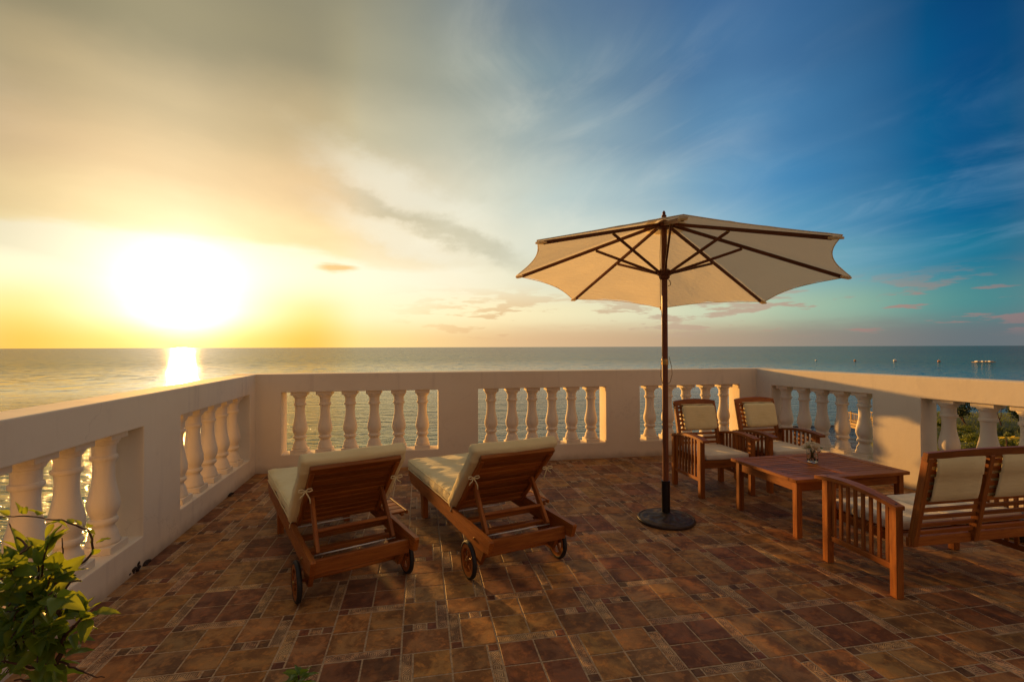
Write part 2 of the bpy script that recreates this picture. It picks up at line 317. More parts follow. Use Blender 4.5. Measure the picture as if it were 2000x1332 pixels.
def mat_sea():
    m_, t, b, o = mat('sea_water')
    co = wpos(t)
    d = t.vm('LENGTH', t.vm('MULTIPLY', co, (1, 1, 0)), out='Value')
    x, y, z = t.sep(co)
    A = radians(-14)
    p1 = t.m('ADD', t.m('MULTIPLY', x, cos(A)), t.m('MULTIPLY', y, sin(A)))
    p2 = t.m('SUBTRACT', t.m('MULTIPLY', y, cos(A)), t.m('MULTIPLY', x, sin(A)))
    w1 = t.noise(t.comb(t.m('MULTIPLY', p1, 0.16), t.m('MULTIPLY', p2, 0.55)), 1.0, 3, 0.5, 0.6)
    w2 = t.noise(t.comb(t.m('MULTIPLY', p1, 0.62), t.m('MULTIPLY', p2, 1.7), 4.0), 1.0, 4, 0.55, 0.8)
    w3 = t.noise(t.comb(t.m('MULTIPLY', p1, 2.6), t.m('MULTIPLY', p2, 5.0), 7.0), 1.0, 3, 0.5, 0.4)
    sw = t.noise(co, 0.012, 3, 0.5)
    h_ = t.m('ADD', t.m('MULTIPLY', w1, 0.85), t.m('ADD', t.m('MULTIPLY', w2, 0.50), t.m('MULTIPLY', w3, 0.10)))
    patch = t.noise(co, 0.035, 4, 0.6)
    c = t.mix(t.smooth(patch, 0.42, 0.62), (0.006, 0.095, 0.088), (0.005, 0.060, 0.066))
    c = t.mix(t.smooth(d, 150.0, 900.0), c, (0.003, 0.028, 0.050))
    lat = t.vm('DOT_PRODUCT', co, tuple(RT), out='Value'); fw = t.vm('DOT_PRODUCT', co, tuple(FW), out='Value')
    bed = t.m('MULTIPLY', t.smooth(t.m('ADD', fw, t.m('MULTIPLY', patch, 3.0)), 47.0, 45.0), t.smooth(lat, 18.0, 22.0))
    c = t.mix(bed, c, (0.040, 0.036, 0.050))               # dark sea grass inside the breakwater
    # far off single waves are smaller than anything one can see: tilt the surface by noise instead of relief
    k = t.smooth(d, 60.0, 180.0, 0.0, 1.0)
    q1 = t.m('ADD', t.m('MULTIPLY', x, cos(SUN_AZ)), t.m('MULTIPLY', y, -sin(SUN_AZ)))
    q2 = t.m('ADD', t.m('MULTIPLY', x, sin(SUN_AZ)), t.m('MULTIPLY', y, cos(SUN_AZ)))
    na = t.noise(t.comb(t.m('MULTIPLY', q1, 0.22), t.m('MULTIPLY', q2, 0.75), 2.0), 1.0, 6, 0.68, 0.0, out=1)
    sx, sy, sz = t.sep(t.vm('SUBTRACT', na, (0.5, 0.5, 0.5)))
    ta = t.m('MULTIPLY', t.m('MULTIPLY', sx, k), 0.30); tb_ = t.m('MULTIPLY', t.m('MULTIPLY', sy, k), 1.5)
    nrm = t.vm('NORMALIZE', t.comb(t.m('ADD', t.m('MULTIPLY', ta, cos(SUN_AZ)), t.m('MULTIPLY', tb_, sin(SUN_AZ))), t.m('ADD', t.m('MULTIPLY', ta, -sin(SUN_AZ)), t.m('MULTIPLY', tb_, cos(SUN_AZ))), 1.0))
    bump(t, b, h_, 1.0, t.m('MULTIPLY', t.lerp(sw, 0.3, 0.7, 0.8, 1.2), t.smooth(d, 50.0, 115.0, 1.0, 0.10)), nrm)
    nb = b.inputs['Normal'].links[0].from_socket
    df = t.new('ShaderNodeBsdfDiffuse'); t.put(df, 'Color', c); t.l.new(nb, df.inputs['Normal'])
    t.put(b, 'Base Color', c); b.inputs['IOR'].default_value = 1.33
    t.put(b, 'Roughness', t.smooth(d, 20.0, 900.0, 0.08, 0.10))
    # rough water hides part of its own reflecting slopes, the more the flatter one looks
    mx = t.new('ShaderNodeMixShader'); t.put(mx, 0, t.smooth(d, 60.0, 300.0, 0.0, 0.48)); t.l.new(b.outputs[0], mx.inputs[1]); t.l.new(df.outputs[0], mx.inputs[2])
    t.l.new(mx.outputs[0], o.inputs[0])
    return m_
def mat_leaf(name, c1, c2, tr=(0.35, 0.55, 0.05), amt=0.45):
    m_, t, b, o = mat(name)
    r = rnd(t)
    n = t.noise(wpos(t), 9, 3, 0.6)
    c = t.mix(t.m('ADD', t.m('MULTIPLY', r, 0.7), t.m('MULTIPLY', n, 0.3)), c1, c2)
    t.put(b, 'Base Color', c); b.inputs['Roughness'].default_value = 0.42; b.inputs['Specular IOR Level'].default_value = 0.35
    x = t.new('ShaderNodeBsdfTranslucent'); t.put(x, 'Color', t.mix(r, tr, tuple(k*0.7 for k in tr)))
    mx = t.new('ShaderNodeMixShader'); mx.inputs[0].default_value = amt
    t.l.new(b.outputs[0], mx.inputs[1]); t.l.new(x.outputs[0], mx.inputs[2]); t.l.new(mx.outputs[0], o.inputs[0])
    return m_
M = dict(
 plaster=mat_plaster(), tile=mat_tile(), sea=mat_sea(),
 wood=mat_wood('varnished_hardwood', (0.36, 0.118, 0.017), (0.250, 0.070, 0.010), (0.090, 0.020, 0.005), 0.44, 0.6),
 darkwood=mat_wood('dark_parasol_wood', (0.20, 0.062, 0.022), (0.13, 0.040, 0.015), (0.06, 0.018, 0.008)),
 pierwood=mat_wood('weathered_pier_wood', (0.55, 0.36, 0.14), (0.42, 0.27, 0.11), (0.20, 0.13, 0.06), 0.7),
 cushion=mat_fabric('cream_cushion_fabric', (0.80, 0.68, 0.38), (0.74, 0.61, 0.32)),
 seat=mat_fabric('pale_seat_fabric', (0.74, 0.66, 0.52), (0.68, 0.58, 0.44)),
 canopy=mat_fabric('cream_canopy_cloth', (0.86, 0.76, 0.56), (0.82, 0.71, 0.50), 0.57, 300, (0.92, 0.78, 0.52)),
 iron=mat_plain('dark_cast_iron', (0.055, 0.033, 0.022), 0.45, 0.3, 22, 0.5, 0.5),
 blackmetal=mat_plain('black_painted_metal', (0.012, 0.010, 0.010), 0.35, 0.3),
 rubber=mat_plain('black_rubber', (0.012, 0.012, 0.013), 0.6),
 chrome=mat_plain('bright_steel', (0.85, 0.80, 0.72), 0.35, 0.55, 30, 0.1, 0.0),
 brass=mat_plain('dull_brass', (0.45, 0.28, 0.10), 0.35, 1.0, 30, 0.3, 0.0),
 cord=mat_plain('brown_cord', (0.22, 0.13, 0.06), 0.8),
 grout=mat_plain('sandy_grout', (0.50, 0.34, 0.20), 0.9, 0, 60, 0.45, 0.3),
 stone=mat_plain('dark_rough_stone', (0.075, 0.055, 0.040), 0.9, 0, 14, 0.6, 0.8),
 debris=mat_plain('dark_crumbled_mortar', (0.045, 0.026, 0.016), 0.95, 0, 60, 0.6, 0.8),
 shore=mat_plain('scrubby_shore_soil', (0.13, 0.12, 0.035), 0.95, 0, 0.6, 0.5, 0.6, (0.07, 0.085, 0.025)),
 terracotta=mat_plain('terracotta_pot', (0.34, 0.13, 0.06), 0.8),
 soil=mat_plain('potting_soil', (0.03, 0.02, 0.012), 0.95),
 white=mat_plain('white_paint', (0.80, 0.76, 0.70), 0.45, 0, 20, 0.15, 0.1),
 orange=mat_plain('faded_orange_paint', (0.60, 0.25, 0.08), 0.5, 0, 20, 0.2, 0.1),
 bark=mat_plain('brown_bark', (0.10, 0.045, 0.022), 0.85, 0, 60, 0.5, 0.6),
 leaf=mat_leaf('bush_leaf', (0.034, 0.095, 0.012), (0.085, 0.170, 0.018), (0.42, 0.48, 0.03), 0.45),
 scrub=mat_leaf('scrub_leaf', (0.045, 0.075, 0.015), (0.12, 0.13, 0.025), (0.35, 0.38, 0.04), 0.4),
 darkleaf=mat_leaf('dark_tree_leaf', (0.018, 0.035, 0.012), (0.05, 0.06, 0.018), (0.12, 0.16, 0.02), 0.3),
 yellowlitleaf=mat_leaf('yellow_lit_leaf', (0.50, 0.38, 0.05), (0.35, 0.32, 0.05), (0.8, 0.6, 0.08), 0.4),  # yellow of the low sun put into the leaf colour itself
 petal=mat_leaf('white_petal', (0.78, 0.74, 0.60), (0.80, 0.68, 0.52), (0.8, 0.65, 0.4), 0.35),
)
def mat_glass(name, c, ior):
    m_, t, b, o = mat(name)
    b.inputs['Base Color'].default_value = (*c, 1); b.inputs['Transmission Weight'].default_value = 1.0
    b.inputs['Roughness'].default_value = 0.02; b.inputs['IOR'].default_value = ior
    return m_
M['glass'] = mat_glass('clear_glass', (0.95, 0.95, 0.92), 1.45)
M['water'] = mat_glass('vase_water', (0.9, 0.92, 0.85), 1.33)

# ============================================================ building helpers
def link(name, me, m_, parent=None, mx=None, label=None):
    if m_ is not None and not me.materials: me.materials.append(m_)
    o = bpy.data.objects.new(name, me)
    C.objects.link(o)
    if parent: o.parent = parent
    if mx is not None: o.matrix_basis = mx
    if label: o['label'] = label
    return o
def grainattr(me):
    vs = me.vertices
    if not len(vs): return
    lo = [min(v.co[i] for v in vs) for i in range(3)]; hi = [max(v.co[i] for v in vs) for i in range(3)]
    od = sorted(range(3), key=lambda i: -(hi[i]-lo[i]))
    a = me.attributes.new('grain', 'FLOAT_VECTOR', 'POINT')
    for i, v in enumerate(vs): a.data[i].vector = (v.co[od[0]], v.co[od[1]], v.co[od[2]])
def done(bm, name, m_, parent=None, mx=None, smooth=False, label=None, grain=True):
    bmesh.ops.recalc_face_normals(bm, faces=bm.faces[:])
    me = bpy.data.meshes.new(name); bm.to_mesh(me); bm.free()
    if smooth: me.polygons.foreach_set('use_smooth', [True]*len(me.polygons))
    if grain and m_ in (M['wood'], M['darkwood'], M['pierwood']): grainattr(me)
    return link(name, me, m_, parent, mx, label)
def thing(name, label, cat, loc=(0, 0, 0), rz=0.0, group=None):
    o = bpy.data.objects.new(name, None); C.objects.link(o)
    o.empty_display_size = 0.1
    o.location = loc; o.rotation_euler = (0, 0, rz)
    o['label'] = label; o['category'] = cat
    if group: o['group'] = group
    return o
def tag(o, label=None, cat=None, group=None, kind=None):
    for k, v in (('label', label), ('category', cat), ('group', group), ('kind', kind)):
        if v: o[k] = v
    return o
def bm_box(bm, c, s, bev=0.0, mx=None):
    r = bmesh.ops.create_cube(bm, size=1.0)
    vs = r['verts']
    for v in vs: v.co = Vector((v.co.x*s[0], v.co.y*s[1], v.co.z*s[2]))
    if bev:
        es = list({e for v in vs for e in v.link_edges})
        q = bmesh.ops.bevel(bm, geom=es, offset=bev, segments=1, affect='EDGES', profile=0.5)
        vs = list({v for f in q['faces'] for v in f.verts} | {v for v in vs if v.is_valid})
    for v in vs:
        v.co = (mx @ v.co) if mx is not None else v.co
        v.co += Vector(c)
    return vs
def box(name, c, s, m_, parent=None, bev=0.004, rot=None, label=None):
    bm = bmesh.new(); bm_box(bm, (0, 0, 0), s, min(bev, min(s)*0.3))
    mx = Matrix.Translation(c)
    if rot is not None: mx = mx @ rot
    return done(bm, name, m_, parent, mx, label=label)
def frame_of(p0, p1, up=(0, 0, 1)):
    x = (Vector(p1)-Vector(p0)); L = x.length; x.normalize()
    up = Vector(up)
    if abs(x.dot(up)) > 0.98: up = Vector((0, 1, 0)) if abs(x.y) < 0.9 else Vector((1, 0, 0))
    y = up.cross(x).normalized(); z = x.cross(y)
    m_ = Matrix((x, y, z)).transposed().to_4x4(); m_.translation = (Vector(p0)+Vector(p1))/2
    return m_, L
def bar(name, p0, p1, w, h, m_, parent=None, up=(0, 0, 1), bev=0.003, label=None):
    """a board from p0 to p1: w sideways, h along 'up'"""
    mx, L = frame_of(p0, p1, up)
    bm = bmesh.new(); bm_box(bm, (0, 0, 0), (L, w, h), min(bev, w*0.3, h*0.3))
    return done(bm, name, m_, parent, mx, label=label)
def bm_tube(bm, pts, rad, seg=10, closed=False, cap=True):
    pts = [Vector(p) for p in pts]; n = len(pts)
    if not hasattr(rad, '__len__'): rad = [rad]*n
    prev = None; rings = []
    for i, p in enumerate(pts):
        if closed: d = pts[(i+1) % n]-pts[i-1]
        else: d = pts[min(i+1, n-1)]-pts[max(i-1, 0)]
        if d.length < 1e-9: d = Vector((0, 0, 1))
        d.normalize()
        if prev is None:
            u_ = d.cross(Vector((0, 0, 1)))
            if u_.length < 0.05: u_ = d.cross(Vector((1, 0, 0)))
        else: u_ = prev-d*prev.dot(d)
        u_.normalize(); prev = u_; w_ = d.cross(u_)
        rings.append([bm.verts.new(p+(u_*cos(2*pi*k/seg)+w_*sin(2*pi*k/seg))*rad[i]) for k in range(seg)])
    for i in range(n if closed else n-1):
        a, b_ = rings[i], rings[(i+1) % n]
        for k in range(seg): bm.faces.new((a[k], a[(k+1) % seg], b_[(k+1) % seg], b_[k]))
    if cap and not closed:
        bm.faces.new(rings[0][::-1]); bm.faces.new(rings[-1])
def tube(name, pts, rad, m_, parent=None, seg=10, closed=False, label=None, mx=None):
    bm = bmesh.new(); bm_tube(bm, pts, rad, seg, closed)
    return done(bm, name, m_, parent, mx, smooth=True, label=label)
def bm_lathe(bm, prof, seg=24, c=(0, 0, 0), axis='z', fn=None):
    rings = []
    for r_, z_ in prof:
        ring = []
        for k in range(seg):
            a = 2*pi*k/seg
            p = Vector((r_*cos(a), r_*sin(a), z_))
            if fn: p = fn(p, r_, a)
            if axis == 'x': p = Vector((p.z, p.x, p.y))
            ring.append(bm.verts.new(p+Vector(c)))
        rings.append(ring)
    for a, b_ in zip(rings, rings[1:]):
        for k in range(seg): bm.faces.new((a[k], a[(k+1) % seg], b_[(k+1) % seg], b_[k]))
    bm.faces.new(rings[0][::-1]); bm.faces.new(rings[-1])
def lathe(name, prof, m_, parent=None, seg=24, c=(0, 0, 0), axis='z', fn=None, smooth=True, label=None, mx=None):
    bm = bmesh.new(); bm_lathe(bm, prof, seg, c, axis, fn)
    o = done(bm, name, m_, parent, mx, smooth=smooth, label=label)
    if smooth: smooth_by_angle(o.data, 40)
    return o
def smooth_by_angle(me, deg):
    bm = bmesh.new(); bm.from_mesh(me)
    for e in bm.edges:
        if len(e.link_faces) == 2 and e.calc_face_angle(0) > radians(deg): e.smooth = False
    bm.to_mesh(me); bm.free()
def plate(name, pts2, thick, m_, parent=None, mx=None, bev=0.003, label=None):
    """outline in the local YZ plane, given thickness along X (centred)"""
    bm = bmesh.new()
    a = [bm.verts.new((-thick/2, y, z)) for y, z in pts2]
    b_ = [bm.verts.new((thick/2, y, z)) for y, z in pts2]
    n = len(pts2)
    bm.faces.new(a[::-1]); bm.faces.new(b_)
    for i in range(n): bm.faces.new((a[i], a[(i+1) % n], b_[(i+1) % n], b_[i]))
    if bev: bmesh.ops.bevel(bm, geom=[e for e in bm.edges if e.calc_face_angle(0) > 0.5], offset=bev, segments=1, affect='EDGES')
    return done(bm, name, m_, parent, mx, label=label)
def pillow(name, c, s, r, m_, parent=None, rot=None, n=(14, 14, 6), amp=0.006, freq=9.0, fn=None, label=None, seed=0.0):
    bm = bmesh.new()
    hx, hy, hz = s[0]/2, s[1]/2, s[2]/2
    r = min(r, hx, hy, hz)
    seen = {}
    def vert(i, j, k):
        q = (i, j, k)
        if q not in seen:
            p = Vector(((2*i/n[0]-1)*hx, (2*j/n[1]-1)*hy, (2*k/n[2]-1)*hz))
            core = Vector((max(-(hx-r), min(hx-r, p.x)), max(-(hy-r), min(hy-r, p.y)), max(-(hz-r), min(hz-r, p.z))))
            d = p-core
            if d.length > 1e-7: p = core+d.normalized()*r
            nz = mn.noise(Vector((p.x*freq, p.y*freq, p.z*freq+seed)))+0.5*mn.noise(Vector((p.x*freq*2.7, p.y*freq*2.7, p.z*freq*2+seed+5)))
            p = p+(d.normalized() if d.length > 1e-7 else Vector((0, 0, 1 if k > n[2]/2 else -1)))*nz*amp
            if fn: p = fn(p)
            seen[q] = bm.verts.new(p)
        return seen[q]
    for a in range(3):
        b_, c_ = [x for x in range(3) if x != a]
        for side_ in (0, n[a]):
            for i in range(n[b_]):
                for j in range(n[c_]):
                    def V(x, y):
                        q = [0, 0, 0]; q[a] = side_; q[b_] = x; q[c_] = y
                        return vert(*q)
                    bm.faces.new((V(i, j), V(i+1, j), V(i+1, j+1), V(i, j+1)))
    mx = Matrix.Translation(c)
    if rot is not None: mx = mx @ rot
    return done(bm, name, m_, parent, mx, smooth=True, label=label)
def copy_tree(o, parent=None):
    c = o.copy(); C.objects.link(c)
    if parent:
        c.parent = parent
    for ch in o.children: copy_tree(ch, c)
    return c

# ============================================================ the sea
HW, Z1, Z2, TH = 1.0874, 0.1925, 0.8832, 0.233      # wall height, opening bottom and top, wall thickness
A_B, B_R, C_L = -0.009665, -0.156419, -0.023851
YB = 5.7223
CL = Vector((-1.78068, 5.73954)); CR = Vector((4.35779, 5.68021))
DB = Vector((cos(A_B), sin(A_B))); DL = Vector((-sin(C_L), -cos(C_L))); DR = Vector((-sin(B_R), -cos(B_R)))
SEA = -6.0
bm = bmesh.new()
S_ = 40000
rings = []
for r_ in (0.0, 60, 300, 1500, 8000, S_):
    if r_ == 0: rings.append([bm.verts.new((0, 0, SEA))]); continue
    rings.append([bm.verts.new((r_*cos(2*pi*k/48), r_*sin(2*pi*k/48), SEA)) for k in range(48)])
for k in range(48): bm.faces.new((rings[0][0], rings[1][k], rings[1][(k+1) % 48]))
for a, b_ in zip(rings[1:], rings[2:]):
    for k in range(48): bm.faces.new((a[k], b_[k], b_[(k+1) % 48], a[(k+1) % 48]))
tag(done(bm, 'sea', M['sea']), kind='structure')

# ============================================================ terrace floor: bed, tiles
def inside(x, y, grow=0.12):
    p = Vector((x, y))
    left = (p-CL).dot(Vector((-DL.y, DL.x)))          # distance to the right of the left wall
    right = (CR-p).dot(Vector((-DR.y, DR.x)))
    back = (p-CL).dot(Vector((DB.y, -DB.x)))
    return min(left, right, back) > -grow
def wallpt(o2, d2, s): return o2+d2*s
Y_END = -1.2
sl = (CL.y-Y_END)/(-DL.y); sr = (CR.y-Y_END)/(-DR.y)
out = TH+0.06
nL = Vector((DL.y, -DL.x)); nR = Vector((-DR.y, DR.x)); nB = Vector((-DB.y, DB.x))
poly = [CL+nL*out*1.0+nB*out, CR+nR*out+nB*out, CR+DR*sr+nR*out, CL+DL*sl+nL*out]
bm = bmesh.new()
top = [bm.verts.new((p.x, p.y, -0.0024)) for p in poly]; bot = [bm.verts.new((p.x, p.y, -0.35)) for p in poly]
bm.faces.new(top); bm.faces.new(bot[::-1])
for i in range(4): bm.faces.new((top[i], bot[i], bot[(i+1) % 4], top[(i+1) % 4]))
floor = done(bm, 'terrace_floor', M['grout']); tag(floor, kind='structure')
# the storey below the terrace
bm = bmesh.new()
q = [Vector((p.x, p.y))*1.0 for p in poly]; cen = sum(q, Vector((0, 0)))/4
q = [cen+(p-cen)*0.97 for p in q]
top = [bm.verts.new((p.x, p.y, -0.352)) for p in q]; bot = [bm.verts.new((p.x, p.y, SEA-1.5)) for p in q]
bm.faces.new(top); bm.faces.new(bot[::-1])
for i in range(4): bm.faces.new((top[i], bot[i], bot[(i+1) % 4], top[(i+1) % 4]))
tag(done(bm, 'lower_storey', M['plaster']), kind='structure')

P = 0.775; X0, Y0 = 0.52, 2.08
DARK = ((0.150, 0.060, 0.026), (0.130, 0.054, 0.026), (0.165, 0.070, 0.030))
OCHRE = ((0.24, 0.125, 0.040), (0.22, 0.118, 0.044), (0.255, 0.125, 0.038), (0.20, 0.112, 0.046))
RED = ((0.210, 0.092, 0.032), (0.190, 0.090, 0.036), (0.225, 0.108, 0.036))
SMALL = ((0.10, 0.048, 0.024), (0.135, 0.050, 0.026), (0.12, 0.065, 0.03))
TAN = ((0.36, 0.225, 0.115), (0.32, 0.20, 0.105))
cells = []                                            # x0,x1,y0,y1,family,decor axis
def strip(x0, x1, y0, y1, darkend):
    """a narrow border: printed run with one plain dark block at its end"""
    if x1-x0 > y1-y0:
        w = 0.052
        if darkend == '-': cells.append((x0, x0+w, y0, y1, 'S', '')); cells.append((x0+w, x1, y0, y1, 'T', 'x'))
        elif darkend == '+': cells.append((x0, x1-w, y0, y1, 'T', 'x')); cells.append((x1-w, x1, y0, y1, 'S', ''))
        else: cells.append((x0, x0+w, y0, y1, 'S', '')); cells.append((x0+w, x1-w, y0, y1, 'T', 'x')); cells.append((x1-w, x1, y0, y1, 'S', ''))
    else:
        w = 0.052
        if darkend == '-': cells.append((x0, x1, y0, y0+w, 'S', '')); cells.append((x0, x1, y0+w, y1, 'T', 'y'))
        elif darkend == '+': cells.append((x0, x1, y0, y1-w, 'T', 'y')); cells.append((x0, x1, y1-w, y1, 'S', ''))
        else: cells.append((x0, x1, y0, y0+w, 'S', '')); cells.append((x0, x1, y0+w, y1-w, 'T', 'y')); cells.append((x0, x1, y1-w, y1, 'S', ''))
h = 0.167; e = 0.608; c_ = 0.3875; g = 0.053
for sx in (-h, 0.0):
    for sy in (-h, 0.0): cells.append((sx, sx+h, sy, sy+h, 'D', ''))
for sx in (-h, 0.0):
    for sy in (h+g, c_): cells.append((sx, sx+h, sy, sy+h, 'O', '')); cells.append((sy, sy+h, sx, sx+h, 'O', ''))
strip(-h, h, h, h+g, '+'); strip(-h, h, e-g, e, '-')
strip(h, h+g, -h, h, '-'); strip(e-g, e, -h, h, '+')
cells.append((h, 0.334, 0.402, e, 'R', '')); cells.append((0.39, e, 0.458, e, 'R', ''))
cells.append((0.446, e, h, 0.402, 'R', '')); cells.append((h, 0.39, h, 0.341, 'R', ''))
strip(0.334, 0.39, 0.341, e, '+'); strip(0.446, e, 0.402, 0.458, '*'); strip(0.39, 0.446, h, 0.458, '-'); strip(h, 0.334, 0.341, 0.402, '*')

def proj(p):
    d = Vector(p)-EYE; z = d.dot(FW)
    if z < 0.15: return None
    return 1000+F_PX*d.dot(RT)/z, 666-F_PX*d.dot(UP)/z, z
tiles = []
for i in range(-5, 9):
    for j in range(-5, 7):
        for (x0, x1, y0, y1, fam, ax) in cells:
            X, Y = X0+i*P, Y0+j*P
            a0, a1, b0, b1 = X+x0, X+x1, Y+y0, Y+y1
            cx_, cy_ = (a0+a1)/2, (b0+b1)/2
            if not inside(cx_, cy_, 0.10) or cy_ < Y_END+0.1: continue
            pr = proj((cx_, cy_, 0))
            vis = pr and -30 < pr[0] < 2030 and pr[1] < 1350
            size = (a1-a0)*(b1-b0)/(pr[2]**3) if vis else 0.0
            tiles.append((size, a0, a1, b0, b1, fam, ax, i*31+j))
tiles.sort(key=lambda t_: -t_[0])
def tile_geo(bm, cl, uvl, t_, z=0.0):
    _, a0, a1, b0, b1, fam, ax, cid = t_
    gp = 0.0042
    a0 += gp; a1 -= gp; b0 += gp; b1 -= gp
    base = R.choice(dict(D=DARK, O=OCHRE, R=RED, S=SMALL, T=TAN)[fam])
    k = R.uniform(1.35, 1.8)
    col_ = (base[0]*k, base[1]*k*R.uniform(0.95, 1.05), base[2]*k*R.uniform(0.92, 1.08), 1.0 if fam == 'T' else 0.0)
    dz_ = R.uniform(-0.0005, 0.0005); tx_, ty_ = R.uniform(-.002, .002), R.uniform(-.002, .002)
    def zz(x, y): return z+dz_+(x-(a0+a1)/2)*tx_+(y-(b0+b1)/2)*ty_
    c = 0.0016
    jit = [R.uniform(-.0008, .0008) for _ in range(8)]
    o4 = [(a0+jit[0], b0+jit[1]), (a1+jit[2], b0+jit[3]), (a1+jit[4], b1+jit[5]), (a0+jit[6], b1+jit[7])]
    i4 = [(o4[0][0]+c, o4[0][1]+c), (o4[1][0]-c, o4[1][1]+c), (o4[2][0]-c, o4[2][1]-c), (o4[3][0]+c, o4[3][1]-c)]
    lo = [bm.verts.new((x, y, z-0.009)) for x, y in o4]
    mi = [bm.verts.new((x, y, zz(x, y)-0.0012)) for x, y in o4]
    hi = [bm.verts.new((x, y, zz(x, y))) for x, y in i4]
    fs = [bm.faces.new(hi)]
    for n_ in range(4):
        m2 = (n_+1) % 4
        fs.append(bm.faces.new((mi[n_], mi[m2], hi[m2], hi[n_]))); fs.append(bm.faces.new((lo[n_], lo[m2], mi[m2], mi[n_])))
    w_ = min(a1-a0, b1-b0); L_ = max(a1-a0, b1-b0); ncell = max(1, round(L_/w_)); so = R.randint(0, 40)
    for f_ in fs:
        for lp in f_.loops:
            lp[cl] = col_
            x, y = lp.vert.co.x, lp.vert.co.y
            if ax == 'x': uv_ = ((x-a0)/(a1-a0)*ncell+so, (y-b0)/(b1-b0))
            elif ax == 'y': uv_ = ((y-b0)/(b1-b0)*ncell+so, (x-a0)/(a1-a0))
            else: uv_ = (0.5, 0.5)
            lp[uvl].uv = uv_
def tile_bm():
    bm = bmesh.new()
    return bm, bm.loops.layers.float_color.new('tint'), bm.loops.layers.uv.new('UVMap')
for t_ in tiles[:300]:
    bm, cl, uvl = tile_bm(); tile_geo(bm, cl, uvl, t_)
    done(bm, 'border_tile' if t_[5] == 'T' else 'floor_tile', M['tile'], floor)
bm, cl, uvl = tile_bm()
for t_ in tiles[300:]: tile_geo(bm, cl, uvl, t_)
far = done(bm, 'far_floor_tiles', M['tile'], floor); far['kind'] = 'stuff'

# ============================================================ balustrade walls
def wall(label, o2, d2, n2, s_from, s_to, opens, balus, hgt):
    t = thing('balustrade_wall', label, 'wall', (o2.x, o2.y, 0), math.atan2(d2.y, d2.x), None)
    # local: x along the wall, y outward
    flip = 1 if Vector((-d2.y, d2.x)).dot(n2) > 0 else -1
    xs = sorted({s_from, s_to, *[v for o_ in opens for v in o_]})
    zs = [-0.10, Z1, Z2, hgt]
    # keep grid cells evenly sized so that the soft edges behave
    bm = bmesh.new(); V = {}
    def v(x, y, z):
        k = (round(x, 5), round(y, 5), round(z, 5))
        if k not in V: V[k] = bm.verts.new(k)
        return V[k]
    solid = {}
    for i in range(len(xs)-1):
        for k in range(3):
            mid = (xs[i]+xs[i+1])/2
            solid[i, k] = not (k == 1 and any(a < mid < b_ for a, b_ in opens))
    y0, y1 = 0.0, TH*flip
    for (i, k), s_ in solid.items():
        if not s_: continue
        xa, xb, za, zb = xs[i], xs[i+1], zs[k], zs[k+1]
        for y in (y0, y1): bm.faces.new((v(xa, y, za), v(xb, y, za), v(xb, y, zb), v(xa, y, zb)))
        for (di, dk, q) in ((-1, 0, ((xa, za), (xa, zb))), (1, 0, ((xb, za), (xb, zb))), (0, -1, ((xa, za), (xb, za))), (0, 1, ((xa, zb), (xb, zb)))):
            if not solid.get((i+di, k+dk), False):
                (p_, r_), (p2, r2) = q
                bm.faces.new((v(p_, y0, r_), v(p2, y0, r2), v(p2, y1, r2), v(p_, y1, r_)))
    bmesh.ops.recalc_face_normals(bm, faces=bm.faces[:])
    es = [e for e in bm.edges if len(e.link_faces) == 2 and e.calc_face_angle(0) > 0.8]
    bmesh.ops.bevel(bm, geom=es, offset=0.007, segments=2, affect='EDGES', profile=0.6)
    done(bm, 'wall_body', M['plaster'], t)
    for k, s_ in enumerate(balus):
        b_ = link('baluster', BAL, M['plaster'], t, Matrix.Translation((s_, TH/2*flip, Z1)) @ Matrix.Rotation(R.uniform(-.02, .02), 4, 'Z'))
    return t
HB = Z2-Z1
def yz(y): return (885-y)/565*HB
bm = bmesh.new()
prof = [(850, .078), (846, .082), (838, .083), (828, .077), (818, .073), (800, .071), (786, .062), (772, .053), (764, .054), (757, .060), (752, .068), (745, .0715), (737, .0715), (730, .068), (726, .060), (716, .062), (700, .071), (684, .0775), (665, .080), (645, .078), (620, .072), (595, .065), (565, .058), (530, .053), (495, .0515), (465, .053), (452, .056), (450, .064), (445, .067), (434, .067), (429, .064), (427, .0575), (405, .057), (385, .058), (378, .060), (374, .068), (367, .070), (364, .070), (362, .077), (352, .079)]
bm_lathe(bm, [(r_, yz(y)) for y, r_ in prof], 24)
bm_box(bm, (0, 0, yz(868)), (0.174, 0.174, yz(850)+0.002), 0.004)
bm_box(bm, (0, 0, (yz(352)+HB)/2), (0.168, 0.168, HB-yz(352)), 0.004)
bmesh.ops.recalc_face_normals(bm, faces=bm.faces[:])
BAL = bpy.data.meshes.new('baluster'); bm.to_mesh(BAL); bm.free()
BAL.polygons.foreach_set('use_smooth', [True]*len(BAL.polygons)); smooth_by_angle(BAL, 42); BAL.materials.append(M['plaster'])
back = wall('long white plaster balustrade wall facing the camera, behind the two sun loungers, sea beyond it', CL, DB, nB, -TH-0.01, (CR-CL).length+TH+0.05,
     [(0.261, 1.98), (2.448, 4.045), (4.493, 5.888)], [0.431, 0.701, 0.977, 1.246, 1.525, 1.797, 2.617, 2.876, 3.126, 3.38, 3.631, 3.886, 4.681, 4.93, 5.19, 5.469, 5.729], HW)
leftw = wall('shaded white plaster balustrade wall running along the left edge of the terrace towards the sun', CL, DL, nL, -0.004, sl,
     [(0.192, 1.779), (2.287, 4.30), (4.80, 6.4)], [0.38, 0.68, 0.98, 1.28, 1.58, 2.481, 2.796, 3.072, 3.36, 3.66, 3.96, 5.0, 5.3, 5.6, 5.9], HW-0.003)
